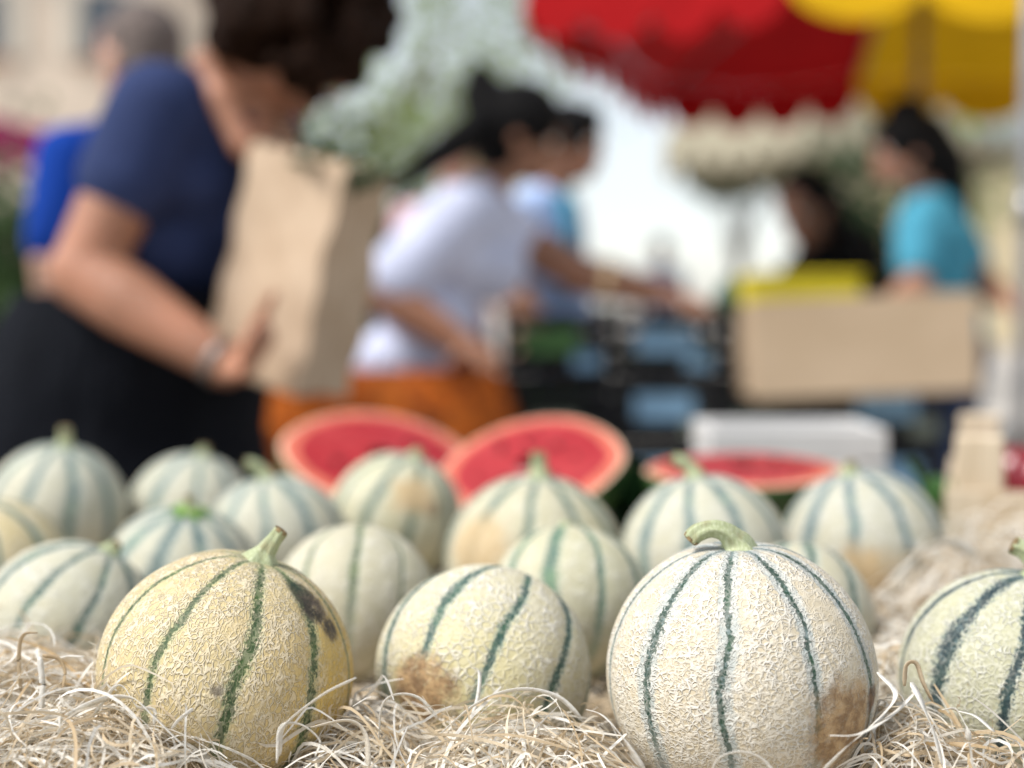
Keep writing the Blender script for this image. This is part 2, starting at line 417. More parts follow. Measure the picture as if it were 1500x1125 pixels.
melon(1083, 985, 200, .745, 'large cream melon with a green hooked stem and a soil-brown lower flank', (-.05, .955), 1, -5, .98, 'hook', HI,
      worm=.6, wseed=2.0, net=(.0035, .22, .5), valley=(.57, .49, .34), ridge=(.82, .79, .71), tint=(.60, .50, .33), stretch=(1, 1, 1.25), sw=.0022, haloW=2.6, dark=(.010, .050, .030), halo=(.33, .41, .43), relief=.0009,
      patches=[((.72, -.36), .38, (.25, .15, .07), (.50, .34, .18), .95), ((.93, -.14), .11, (.07, .035, .02), (.22, .12, .06), .9)])
melon(708, 982, 162, .82, 'tilted cream melon with a brown soil patch, nestled between the yellow and hooked-stem melons', (.42, .87), -1, 2, .96, None, HI,
      worm=.15, net=(.0047, .17, .4), valley=(.54, .49, .31), ridge=(.78, .75, .67), tint=(.56, .51, .31), sw=.0040, dark=(.020, .070, .058), halo=(.22, .34, .30), haloW=1.35, fade=.5, relief=.0009,
      side=((.75, -.1, -.65), (.62, .54, .20), .4, .4, .95),
      patches=[((-.54, -.20), .36, SOILA, SOILB, .96)])
melon(1487, 993, 166, .80, 'melon with bold blue-black stripes beside the grey pole', (.16, .95), 1, 0, .98, 'bent', HI,
      worm=.35, net=(.0040, .15, .45), valley=(.45, .44, .28), ridge=(.76, .75, .66), tint=(.47, .46, .29), sw=.0046, dark=(.006, .028, .038), halo=(.13, .22, .24), haloW=1.25, fade=.8, relief=.0009)
melon(100, 915, 127, .98, 'grey-green striped melon behind the yellow bruised melon', (.50, .85), 1, 8, .98, 'stub', net=(.0052, .30, .4), sw=.0036, dark=(.03, .09, .085), halo=(.24, .33, .30), haloW=1.4, fade=.6, **{k: palegreen[k] for k in ('valley', 'ridge')})
melon(520, 886, 120, 1.0, 'pale melon with thin brown-ended stripes, its stem turned away', (.10, .96), -1, -2, 1.0, None, net=(.0048, .34, .4), sw=.0022, haloW=1.7, dark=(.06, .10, .05), halo=(.38, .42, .30), **cream)
melon(833, 883, 118, .98, 'cream melon with a broken-off flat stem scar', (.0, .985), -1, -12, .98, 'scar', net=(.0046, .36, .4), sw=.0040, haloW=1.3, dark=(.07, .16, .12), halo=(.24, .35, .28), valley=(.45, .43, .27), ridge=(.65, .63, .51))
melon(1168, 905, 113, .97, 'melon mostly hidden behind the hooked-stem melon', (.05, .98), -1, 10, 1.0, None, **cream)
melon(265, 850, 116, 1.13, 'dark-striped melon with a fresh green star calyx', (.13, .90), 1, -20, .98, 'calyx', sw=.0052, haloW=1.6, **palegreen)
melon(-12, 838, 112, 1.12, 'tan-flushed melon cut by the stall edge, next to the star-calyx melon', (-.15, .96), 1, 8, .98, 'stub', sw=.0026, valley=(.52, .42, .20), ridge=(.70, .62, .45),
      patches=[((.8, .3, -.3), .42, (.45, .30, .14), (.58, .42, .22), .75)])
melon(82, 750, 104, 1.36, 'blue-grey melon with a tall pale stem in front of the dark skirt', (.14, .965), 1, 12, .98, 'tall', sw=.0050, haloW=1.6, **palegreen)
melon(280, 752, 92, 1.43, 'small grey-green melon with an ochre stem behind the star-calyx melon', (.2, .97), 1, 0, .98, 'stub', sw=.0046, **palegreen)
melon(403, 797, 108, 1.27, 'pale green-grey melon with a stubby leaning stem', (-.14, .975), 1, -5, .95, 'bent', sw=.0046, **palegreen)
melon(580, 761, 101, 1.36, 'pale melon with a round tan blotch in front of the watermelons', (.3, .94), 1, -22, .98, 'stub', sw=.0044, haloW=1.6, valley=(.46, .44, .26), ridge=(.70, .68, .54),
      patches=[((.25, .34), .34, TAN, (.60, .44, .25), .85), ((.52, .12), .12, (.20, .12, .07), (.35, .22, .12), .8)])
melon(782, 820, 132, 1.19, 'big melon with a tan flank and a tall straight stem', (.06, .98), 1, -6, .97, 'tall', sw=.0044, haloW=1.5, valley=(.46, .43, .27), ridge=(.68, .65, .53),
      patches=[((-.62, .15), .46, TAN, (.60, .45, .26), .8)])
melon(1031, 812, 123, 1.13, 'pale blue-striped melon with a yellowish bent stem', (-.13, .98), 1, -8, .97, 'bent', sw=.0046, haloW=1.5, **palegreen)
melon(1265, 805, 121, 1.20, 'melon with blue-grey stripes and a sandy underside in front of the white tray', (-.18, .965), 1, -4, .98, 'stub', sw=.0048, haloW=1.5, valley=(.42, .41, .30), ridge=(.64, .63, .56), dark=(.05, .12, .14), halo=(.26, .36, .38),
      patches=[((-.02, -.36), .42, TAN, (.60, .44, .24), .85)])

# ================================================================== WOOD WOOL (too many strands to count)
def woolmat():
    b = NB('wood_wool'); co = b.obj()
    at = b.t.nodes.new('ShaderNodeAttribute'); at.attribute_name = 'tone'
    f = at.outputs['Fac']
    c = b.mix(f, (0.52, 0.36, 0.18), (0.82, 0.76, 0.62))
    c = b.mix(b.ss(f, 0.5, 0.9), c, (0.87, 0.85, 0.79))
    n = b.noise(co, 500, 3)
    c = b.mix(b.math('MULTIPLY', b.ss(n, 0.5, 0.75), 0.35), c, (0.50, 0.38, 0.22))
    s = b.bsdf(c, 0.5, b.bump(n, 0.0004), 0.35)
    t = b.t.nodes.new('ShaderNodeBsdfTranslucent'); b.lk(c, t.inputs[0])
    mx = b.t.nodes.new('ShaderNodeMixShader'); mx.inputs[0].default_value = 0.28
    b.t.links.new(s, mx.inputs[1]); b.t.links.new(t.outputs[0], mx.inputs[2])
    return b.surf(mx.outputs[0])
m_wool = woolmat()

def mound(px, py, d, rx, ry):
    p = P(px, py, d); return (p.x, p.y, p.z - TAB, rx, ry)
MOUNDS = [mound(20, 985, .76, .11, .10), mound(120, 1040, .70, .08, .06), mound(-120, 960, .85, .12, .12), mound(520, 1045, .74, .05, .05), mound(640, 1085, .72, .05, .04), mound(760, 1060, .72, .07, .05), mound(840, 1085, .72, .04, .05),
          mound(1330, 1040, .73, .035, .05), mound(1400, 1075, .70, .06, .03), mound(1330, 895, .98, .055, .07), mound(1460, 790, 1.12, .075, .10), mound(1560, 770, 1.2, .10, .12), mound(1300, 960, .86, .04, .06)]
def Hs(x, y):
    h = np.full_like(x, 0.012)
    for mx, my, mh, rx, ry in MOUNDS:
        h = np.maximum(h, mh * np.exp(-0.5 * (((x - mx) / rx) ** 2 + ((y - my) / ry) ** 2) ** 1.5))
    return h
def push(Pt, extra=0.002):
    for c, R in MELONS:
        dv = Pt - c; ds = np.linalg.norm(dv, axis=-1, keepdims=True); lim = R * 1.0 + extra
        Pt = np.where(ds < lim, c + dv / np.maximum(ds, 1e-6) * lim, Pt)
    return Pt
def ribbons(cen, wid, tw, tone):
    n, m, _ = cen.shape
    tg = np.gradient(cen, axis=1); tg /= np.linalg.norm(tg, axis=-1, keepdims=True) + 1e-9
    up = np.zeros_like(tg); up[..., 2] = 1
    sd = np.cross(tg, up); sd /= np.linalg.norm(sd, axis=-1, keepdims=True) + 1e-6
    nb = np.cross(sd, tg)
    wd = sd * np.cos(tw)[..., None] + nb * np.sin(tw)[..., None]
    prof = np.minimum(1, np.minimum(np.linspace(0, 1, m), np.linspace(1, 0, m)) * 8 + 0.45)[None, :, None]
    a = cen + wd * wid[:, None, None] * 0.5 * prof; b_ = cen - wd * wid[:, None, None] * 0.5 * prof
    vv = np.stack([a, b_], 2).reshape(-1, 3)
    base = (np.arange(n)[:, None] * m + np.arange(m - 1)[None]) * 2
    ff = np.stack([base, base + 1, base + 3, base + 2], -1).reshape(-1, 4)
    return vv, ff, np.repeat(tone, m * 2)
def big_mesh(name, vv, ff):
    me = bpy.data.meshes.new(name); me.vertices.add(len(vv)); me.vertices.foreach_set('co', vv.astype(np.float32).ravel())
    me.loops.add(ff.size); me.loops.foreach_set('vertex_index', ff.astype(np.int32).ravel())
    me.polygons.add(len(ff)); me.polygons.foreach_set('loop_start', np.arange(0, ff.size, ff.shape[1], dtype=np.int32))
    me.update(calc_edges=True); return me
def strands(n, m, xr, yr, lmin, lmax, wmin, wmax, curl, lift, weight=True):
    xs = RNG.uniform(*xr, n * 6); ys = RNG.uniform(*yr, n * 6)
    if weight:
        hh = Hs(xs, ys); pr = (hh / 0.09).clip(0.08, 1.0); keep = RNG.uniform(0, 1, len(xs)) < pr
        xs, ys = xs[keep][:n], ys[keep][:n]
    else: xs, ys = xs[:n], ys[:n]
    n = len(xs)
    L = RNG.uniform(lmin, lmax, n); th0 = RNG.uniform(0, 2 * np.pi, n)
    s = np.linspace(0, 1, m)
    k0 = RNG.normal(0, curl, n)
    th = th0[:, None] + k0[:, None] * s + RNG.normal(0, curl * .5, n)[:, None] * np.sin(2 * np.pi * s + RNG.uniform(0, 6, n)[:, None])
    ph = RNG.normal(0, .18, n)[:, None] + RNG.normal(0, .45, n)[:, None] * np.sin(np.pi * 2 * s * RNG.uniform(.5, 1.4, n)[:, None] + RNG.uniform(0, 6, n)[:, None])
    st = (L / (m - 1))[:, None]
    x = np.cumsum(np.cos(th) * np.cos(ph) * st, 1); y = np.cumsum(np.sin(th) * np.cos(ph) * st, 1); z = np.cumsum(np.sin(ph) * st, 1)
    x += xs[:, None] - x[:, m // 2:m // 2 + 1]; y += ys[:, None] - y[:, m // 2:m // 2 + 1]; z -= z.mean(1, keepdims=True)
    hgt = Hs(x, y)
    z = TAB + hgt * RNG.uniform(.35, 1.0, n)[:, None] + z * lift
    z = np.clip(z, TAB + .002, TAB + hgt + .022)
    c = push(np.stack([x, y, z], -1))
    tw = RNG.uniform(0, np.pi, n)[:, None] + RNG.normal(0, 1.6, n)[:, None] * s
    return ribbons(c, RNG.uniform(wmin, wmax, n) * RNG.uniform(.6, 1, n), tw, np.clip(RNG.beta(2.2, 1.15, n), 0, 1))
batches = [strands(8500, 22, (-.48, .52), (.60, .98), .05, .18, .0006, .0023, 1.9, .85),
           strands(2600, 22, (.16, .72), (.82, 1.45), .06, .20, .0008, .0030, 2.2, .95),
           strands(700, 16, (-.85, .75), (.95, 1.45), .06, .16, .0015, .003, 1.6, .6, False)]
vv = []; ff = []; tn = []; off = 0
for a, b_, t_ in batches: vv.append(a); ff.append(b_ + off); tn.append(t_); off += len(a)
me = big_mesh('wood_wool', np.concatenate(vv), np.concatenate(ff))
at = me.attributes.new('tone', 'FLOAT', 'POINT'); at.data.foreach_set('value', np.concatenate(tn).astype(np.float32))
ww = link('wood_wool', me, m_wool, None, True)
kind(ww, 'stuff', 'cream wood wool shavings bedding the melons on the table', 'wood wool')
# packed shavings below the loose strands
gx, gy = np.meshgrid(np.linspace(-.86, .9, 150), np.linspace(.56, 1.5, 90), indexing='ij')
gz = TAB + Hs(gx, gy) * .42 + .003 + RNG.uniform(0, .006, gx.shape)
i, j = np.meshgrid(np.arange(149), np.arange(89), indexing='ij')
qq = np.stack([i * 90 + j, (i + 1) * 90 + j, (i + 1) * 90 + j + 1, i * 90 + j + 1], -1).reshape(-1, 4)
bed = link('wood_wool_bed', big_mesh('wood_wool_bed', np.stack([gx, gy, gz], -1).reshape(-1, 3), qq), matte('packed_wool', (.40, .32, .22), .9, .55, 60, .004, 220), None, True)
kind(bed, 'stuff', 'packed brown layer of wood wool under the loose shavings', 'wood wool')

# loose long shavings that can be told apart
def shaving(pts, wpx, label, tone=0.95, tw0=0.5, tw1=1.2):
    c = spline([P(*p) for p in pts], 9); cen = push(np.array([tuple(p) for p in c])[None], .0035)
    m = cen.shape[1]
    vv, ff, tn = ribbons(cen, np.array([S(wpx, pts[0][2])]), np.linspace(tw0, tw1, m)[None], np.array([tone]))
    me = big_mesh('wood_shaving', vv, ff); at = me.attributes.new('tone', 'FLOAT', 'POINT'); at.data.foreach_set('value', tn.astype(np.float32))
    o = link('wood_shaving', me, m_wool, None, True)
    md = o.modifiers.new('t', 'SOLIDIFY'); md.thickness = 0.0003
    return tag(o, label, 'shaving', 'loose long wood shavings')
D1 = .70
shaving([(-10, 1120, .69), (60, 1075, .69), (135, 1030, .685), (190, 1022, .68), (225, 1050, .675), (268, 1092, .67), (320, 1135, .67)], 13, 'long white shaving looping over the yellow melon\'s lower left side', .98, .9, .3)
shaving([(130, 1060, .69), (165, 1010, .685), (182, 1008, .685), (200, 1035, .68), (225, 1040, .68), (226, 1062, .68)], 6, 'thin hooked shaving rising beside the yellow melon', .8, .3, 1.4)
shaving([(252, 1068, .68), (262, 1055, .68), (283, 1038, .68)], 6, 'short upright shaving tip against the yellow melon', .9)
shaving([(408, 1108, .68), (416, 1065, .675), (470, 1020, .675), (522, 993, .675)], 9, 'straight shaving slanting up the yellow melon\'s right flank', .95, .2, .6)
shaving([(405, 1118, .68), (411, 1066, .675), (440, 1062, .675), (468, 1085, .675), (462, 1108, .675)], 6, 'curled shaving loop at the foot of the yellow melon', .85, 1.0, .4)
shaving([(455, 1066, .70), (510, 1056, .70), (535, 1076, .70), (540, 1125, .70)], 9, 'pale shaving arching between the yellow and tilted melons', .7)
shaving([(30, 1012, .74), (28, 955, .74), (35, 930, .74), (55, 927, .74)], 6, 'tan shaving curling up in front of the grey-green melon', .35, 1.2, .5)
shaving([(-20, 1010, .74), (40, 985, .74), (90, 963, .74), (124, 962, .74)], 8, 'flat-tipped white shaving poking out of the wool on the table', .97, .1, 0)
shaving([(60, 1045, .72), (62, 1000, .72), (58, 962, .72)], 9, 'upright white shaving strip in the wool beside the yellow melon', .97, 1.5, 1.4)
shaving([(62, 960, .73), (85, 965, .73), (95, 985, .73), (92, 1010, .73)], 7, 'amber curled shaving in the wool beside the yellow melon', .25, 1.4, .7)
shaving([(555, 1090, .72), (560, 1035, .72), (580, 1018, .72), (612, 1022, .72), (640, 1050, .72)], 6, 'looped shaving lying on the brown soil patch', .85, .2, 1.2)
shaving([(690, 978, .74), (702, 985, .74), (700, 1020, .73), (690, 1055, .72)], 6, 'upright shaving sliver against the tilted melon', .9, .2, .9)
shaving([(640, 1080, .72), (700, 1030, .72), (760, 1010, .72), (815, 1020, .72), (850, 1050, .72)], 8, 'broad shaving arched in front of the tilted melon', .95, .4, 1.3)
shaving([(860, 1040, .70), (885, 1050, .68), (915, 1085, .67), (945, 1130, .67)], 10, 'white shaving sliding down the hooked-stem melon\'s left side', .98, .3, .9)
shaving([(1040, 1135, .655), (1055, 1110, .655), (1085, 1102, .655), (1115, 1112, .655), (1135, 1135, .655)], 9, 'arched shaving crossing the dark stripe of the hooked-stem melon', .93, .4, .7)
shaving([(1215, 1078, .66), (1260, 1075, .66), (1310, 1045, .68), (1340, 1015, .69)], 11, 'forked white shaving beside the soil-brown flank', .97, .2, .4)
shaving([(1200, 1135, .66), (1240, 1095, .66), (1275, 1065, .67), (1312, 1020, .68), (1285, 985, .69)], 8, 'long cream shaving crossing the soil-brown flank', .85, .9, .2)
shaving([(1335, 1000, .69), (1350, 1030, .68), (1368, 1075, .675), (1380, 1120, .67)], 12, 'wide bright shaving standing before the bold-striped melon', .98, .2, .5)
shaving([(1325, 1005, .69), (1328, 975, .69), (1342, 972, .69), (1352, 1000, .69), (1366, 1028, .69)], 8, 'tan shaving loop before the bold-striped melon', .45, 1.2, .4)
shaving([(1380, 1040, .685), (1400, 1040, .685), (1415, 1065, .68), (1420, 1085, .68)], 9, 'short curved shaving before the bold-striped melon', .9, .4, 1.0)
shaving([(1405, 1042, .70), (1430, 1050, .69), (1456, 1072, .68)], 10, 'flat-ended shaving reaching across the bold-striped melon', .98, .1, .3)
shaving([(1290, 880, 1.0), (1320, 845, 1.0), (1355, 805, 1.0), (1395, 795, 1.0), (1430, 815, 1.0)], 20, 'wide curled shaving arched on the wool mound', .95, .3, .9)

# ================================================================== WATERMELON HALVES
m_flesh_b = NB('watermelon_flesh'); co = m_flesh_b.obj()
nn = m_flesh_b.noise(co, 70, 4); n3 = m_flesh_b.noise(co, 12, 3)
cc = m_flesh_b.mix(m_flesh_b.ss(nn, .35, .7), (.32, .010, .016), (.42, .030, .034)); cc = m_flesh_b.mix(m_flesh_b.math('MULTIPLY', m_flesh_b.ss(n3, .45, .7), .5), cc, (.47, .055, .055))
m_flesh = m_flesh_b.surf(m_flesh_b.bsdf(cc, .38, m_flesh_b.bump(nn, .0015), .45))
m_pink = matte('watermelon_pale_flesh', (.62, .16, .10), .4, .14, 40, .001, 300)
m_white = matte('watermelon_white_rind', (.76, .55, .38), .5, .10, 40, .001, 300)
b = NB('watermelon_skin'); co = b.obj(); w1 = b.noise(b.vmath('MULTIPLY', co, (6, 40, 40)), 1.0, 4)
m_wskin = b.surf(b.bsdf(b.mix(b.ss(w1, .42, .58), (.012, .05, .012), (.07, .17, .045)), .3, None, .5))
m_seed = matte('watermelon_seed', (.02, .012, .01), .35, .2)
def watermelon(loc, a, bb, c, rot, label):
    r = thing('watermelon_half', label, 'watermelon', loc, 'cut watermelons behind the melons'); r.rotation_euler = rot
    n, k = 64, 14; vv = []
    for i in range(k + 1):
        t = math.pi / 2 * i / k
        for j in range(n):
            q = 2 * math.pi * j / n; sq = math.copysign(abs(math.sin(q)) ** 1.22, math.sin(q)); vv.append((a * math.cos(t) * math.cos(q), bb * math.cos(t) * sq, -c * math.sin(t)))
    ff = [(i * n + j, i * n + (j + 1) % n, (i + 1) * n + (j + 1) % n, (i + 1) * n + j) for i in range(k) for j in range(n)]
    link('skin', pyd('skin', vv, ff), m_wskin, r, True)
    def ring(name, k0, k1, z0, z1, m):
        vv = []; rows = 6
        for i in range(rows + 1):
            t = i / rows; s = k0 + (k1 - k0) * t; z = z0 + (z1 - z0) * t
            for j in range(n):
                q = 2 * math.pi * j / n; wob = 1 + .015 * math.sin(5 * q + 2) * (1 if 0 < s < .95 else 0)
                sq = math.copysign(abs(math.sin(q)) ** 1.22, math.sin(q)); vv.append((a * s * wob * math.cos(q), bb * s * wob * sq, z))
        ff = [(i * n + j, (i + 1) * n + j, (i + 1) * n + (j + 1) % n, i * n + (j + 1) % n) for i in range(rows) for j in range(n)]
        if k1 == 0: ff = ff[:-n]; ff.append(tuple((rows - 1) * n + j for j in range(n)))
        return link(name, pyd(name, vv, ff), m, r, True)
    ring('white_rind', 1.0, .965, 0, .001, m_white); ring('pale_flesh', .965, .83, .001, .0025, m_pink); fl = ring('flesh', .83, 0, .0025, .005, m_flesh)
    sd = bmesh.new(); bmesh.ops.create_icosphere(sd, subdivisions=1, radius=1); sme = bpy.data.meshes.new('seed'); sd.to_mesh(sme); sd.free(); sme.materials.append(m_seed)
    for q in range(18):
        aa = random.uniform(0, 6.28); s = random.uniform(.35, .62)
        o = link('seed', sme, None, fl); o.location = (a * s * math.cos(aa), bb * s * math.sin(aa), .004); o.scale = (.0045, .0028, .0015); o.rotation_euler = (0, 0, random.uniform(0, 3))
    return r
R_ = math.radians
watermelon(P(558, 672, 1.62), .116, .100, .10, (R_(27), R_(9), R_(6)), 'cut watermelon half showing red flesh, nearer the paper bag')
watermelon(P(778, 682, 1.50), .101, .088, .085, (R_(31), R_(-7), R_(-12)), 'cut watermelon half with an orange-edged rim beside the tall-stemmed melon')
watermelon(P(1088, 688, 1.50), .104, .085, .075, (R_(6), R_(-1), R_(0)), 'low flat-lying watermelon half in front of the white tray')

# ================================================================== WHITE TRAY, WOODEN CRATE, GREENS
m_foam = matte('white_tray', (.62, .61, .59), .7, .06, 12, .001, 200)
tp = P(1165, 690, 1.76)
tr = thing('tray', 'white painted wooden tray standing behind the flat watermelon half', 'tray', (tp.x - .012, tp.y, TAB))
trh = P(1165, 624, 1.70).z - TAB
for k in range(3):
    hk = trh / 3
    box('slat', (.212, .010, hk - .004), (0, -.075, hk * (k + .5)), m_foam, tr, .002); box('slat', (.212, .010, hk - .004), (0, .075, hk * (k + .5)), m_foam, tr, .002)
    for s in (-1, 1): box('slat', (.010, .138, hk - .004), (s * .099, 0, hk * (k + .5)), m_foam, tr, .002)
for sx in (-1, 1):
    for sy in (-1, 1): box('corner_post', (.014, .014, trh - .006), (sx * .085, sy * .06, trh / 2), m_foam, tr, .002)
box('bottom', (.18, .13, .006), (0, 0, .012), m_foam, tr, .001)

m_pale = woodmat('pale_poplar', (.66, .56, .42), (.50, .39, .26), 1.2, 2)
cp = P(1434, 700, 1.32); ctop = P(1434, 637, 1.32).z
cr = thing('wooden_crate', 'pale poplar crate with a tall corner post heaped with wood wool', 'crate', (cp.x, cp.y, TAB), None, (0, 0, -0.318))
box('corner_post', (.044, .030, ctop - TAB), (0, 0, (ctop - TAB) / 2), m_pale, cr, .003)
box('corner_post', (.044, .030, ctop - TAB), (.34, 0, (ctop - TAB) / 2), m_pale, cr, .003)
box('corner_post', (.044, .030, ctop - TAB), (0, .26, (ctop - TAB) / 2), m_pale, cr, .003)
box('corner_post', (.044, .030, ctop - TAB), (.34, .26, (ctop - TAB) / 2), m_pale, cr, .003)
for k in range(2):
    for y in (-.021, .281): box('slat', (.40, .006, .045), (.17, y, .03 + k * .052), m_pale, cr, .001)
    for x in (-.027, .367): box('slat', (.006, .29, .045), (x, .13, .03 + k * .052), m_pale, cr, .001)
for k in range(3): box('bottom_slat', (.33, .075, .006), (.17, .035 + k * .09, .008), m_pale, cr, .001)
# red fruit in the crate
m_cherry = matte('dark_red_fruit', (.22, .010, .018), .25, .3, 20, .001, 100, .6)
m_sticker = matte('stalk_brown', (.12, .09, .04), .7)
for k, (px, py, d) in enumerate([(1490, 700, 1.48), (1560, 705, 1.46), (1525, 712, 1.40)]):
    p = P(px, py, d); rr = .034
    t = thing('plum', ['dark red plum beside the poplar crate\'s tall post', 'dark red plum at the back of the poplar crate', 'dark red plum resting between the two other plums'][k], 'plum', p, 'plums in the poplar crate')
    vv = []; n = 24
    for i in range(1, 16):
        th = math.pi * i / 16
        for j in range(n):
            a = 2 * math.pi * j / n; gr = 1 - .08 * math.exp(-((min(a, 2 * math.pi - a)) / .25) ** 2)
            vv.append((rr * math.sin(th) * math.cos(a) * gr, rr * math.sin(th) * math.sin(a), rr * (1.08 * math.cos(th) - .12 * math.exp(-(th / .3) ** 2))))
    vv += [(0, 0, rr * .94), (0, 0, -rr * 1.08)]
    ff = [(i * n + j, (i + 1) * n + j, (i + 1) * n + (j + 1) % n, i * n + (j + 1) % n) for i in range(14) for j in range(n)] + [(15 * n, j, (j + 1) % n) for j in range(n)] + [(15 * n + 1, 14 * n + (j + 1) % n, 14 * n + j) for j in range(n)]
    link('skin', pyd('skin', vv, ff), m_cherry, t, True)
    tube('stalk', [(0, 0, rr * .9), (.002, 0, rr * 1.2), (.006, 0, rr * 1.45)], [.002, .0015, .002], m_sticker, t, 8)
# leaves
m_leaf = matte('market_leaf', (.055, .15, .035), .45, .4, 20, .002, 150, .4, 0, .25)
m_leafd = matte('dark_leaf', (.02, .06, .02), .45, .4, 20, .002, 150, .4, 0, .15)
def leaf_me(name, L, W):
    vv, ff = [], []
    for i in range(9):
        t = i / 8; hw = W * math.sin(math.pi * min(1, t * .92 + .04)) ** .8 * .5
        z = .25 * L * math.sin(t * 2.2) - .1 * L * t
        for s in (-1, 0, 1): vv.append((s * hw, L * t, z - (0 if s else .12 * W)))
    for i in range(8):
        for s in (0, 1): a = i * 3 + s; ff.append((a, a + 1, a + 4, a + 3))
    return pyd(name, vv, ff)
def leafy(name, label, cat, loc, n, L, W, m, spread=1.0, seed=0, up=.5, group=None):
    r = thing(name, label, cat, loc, group); me = leaf_me('leaf', L, W); me.materials.append(m); rd = random.Random(seed)
    me.polygons.foreach_set('use_smooth', np.ones(len(me.polygons), bool))
    for k in range(n):
        o = link('leaf', me, None, r); o.rotation_euler = (rd.uniform(-.1, 1.1) * up * 1.6, rd.uniform(-.4, .4), rd.uniform(0, 6.28)); s = rd.uniform(.6, 1.1); o.scale = (s, s, s)
        o.location = (rd.uniform(-.3, .3) * L * spread, rd.uniform(-.3, .3) * L * spread, rd.uniform(0, .2) * L)
    return r
pl = P(1372, 735, 1.36); leafy('salad_bunch', 'small green leafy bunch between the sandy-bottomed melon and the poplar crate', 'leaves', (pl.x, pl.y, TAB + .01), 26, .10, .05, m_leaf, 1.2, 3, .9)
pl = P(925, 720, 1.62); leafy('salad_bunch', 'dark green leafy bunch between the two watermelon halves', 'leaves', (pl.x, pl.y, TAB + .01), 22, .10, .06, m_leafd, 1.2, 5, .6)

# ================================================================== PEOPLE
def skinmat(name, c):
    b = NB(name); co = b.obj(); n = b.noise(co, 9, 3); n2 = b.noise(co, 260, 3)
    cc = b.mix(b.ss(n, .35, .7), tuple(x * .88 for x in c), tuple(min(1, x * f) for x, f in zip(c, (1.12, 1.06, 1.04))))
    return b.surf(b.bsdf(cc, .48, b.bump(n2, .0008), .4, **{'Subsurface Weight': .12, 'Subsurface Radius': (.012, .004, .002), 'Subsurface Scale': 1.0}))
def clothmat(name, c, var=.12, wrinkle=.010, weave=700):
    b = NB(name); co = b.obj(); n = b.noise(co, 7, 3, .5); n2 = b.noise(co, weave, 2)
    wv_ = b.noise(b.vmath('MULTIPLY', co, (1, 1, .45)), 16, 3, .55)
    cc = b.mix(b.ss(n, .3, .7), tuple(x * (1 - var) for x in c), tuple(min(1, x * (1 + var)) for x in c))
    return b.surf(b.bsdf(cc, .85, b.bump(wv_, wrinkle, 1.0, b.bump(n2, .0006)), .08))
m_eye = matte('eye_white', (.75, .72, .68), .2, .05); m_iris = matte('iris_brown', (.05, .025, .012), .2, .2)
m_lip = matte('lips', (.36, .11, .09), .45, .1)
m_hairblack = matte('black_hair', (.004, .0035, .0035), .6, .4, 60, .004, 300, .1)
m_hairbrown = matte('dark_brown_hair', (.020, .009, .005), .7, .5, 60, .006, 300, .08)
m_hairgrey = matte('grey_hair', (.15, .115, .10), .6, .4, 60, .004, 300)
m_shoe = matte('dark_shoe', (.03, .028, .026), .5)

def hand_parts(wr, dirv, palm_n, s=1.0, curl=.5, thumb=1):
    d = Vector(dirv).normalized(); n = Vector(palm_n); n = (n - d * n.dot(d)).normalized(); sd = d.cross(n) * thumb
    wr = Vector(wr); out = []
    for q in (-1.1, -.35, .35, 1.1): out += cap(wr + sd * q * .012 * s, .015 * s, wr + d * .085 * s + sd * q * .021 * s, .0125 * s)
    for k, (q, L) in enumerate(((-1.15, .058), (-.38, .074), (.38, .080), (1.15, .070))):
        p = wr + d * .088 * s + sd * q * .0225 * s; dv = d
        for jn, f in enumerate((.45, .32, .23)):
            ang = curl * (.5 + .35 * jn); dv = (dv * math.cos(ang) + n * math.sin(ang)).normalized()
            p2 = p + dv * L * f * 1.05 * s; out += cap(p, (.0095 - jn * .001) * s, p2, (.0088 - jn * .001) * s); p = p2
    p = wr + d * .025 * s + sd * .026 * s; dv = (d * .6 + sd * .75 + n * .3).normalized()
    for jn, f in enumerate((.04, .032, .024)):
        p2 = p + dv * f * s; out += cap(p, (.0125 - jn * .0015) * s, p2, (.011 - jn * .0015) * s); p = p2; dv = (dv + d * .35 + n * .25 * curl).normalized()
    return out
def head_parts(c, fwd, up, s=1.0):
    B = basis(fwd, up); X, Y, Z = B.col[0], B.col[1], B.col[2]; c = Vector(c); o = []
    o += ell(c + Z * .025 * s, (.092 * s, .074 * s, .088 * s), B)
    o += ell(c + X * .018 * s - Z * .030 * s, (.066 * s, .060 * s, .078 * s), B)
    o += ell(c + X * .055 * s - Z * .082 * s, (.026 * s, .030 * s, .022 * s), B)
    o += cap(c + X * .086 * s + Z * .006 * s, .009 * s, c + X * .100 * s - Z * .030 * s, .013 * s)
    o += ell(c + X * .080 * s + Z * .026 * s, (.014 * s, .045 * s, .010 * s), B)
    for q in (-1, 1): o += ell(c + Y * q * .074 * s - Z * .010 * s - X * .008 * s, (.020 * s, .008 * s, .030 * s), B)
    o += ell(c + X * .078 * s - Z * .055 * s, (.014 * s, .024 * s, .008 * s), B)
    return o
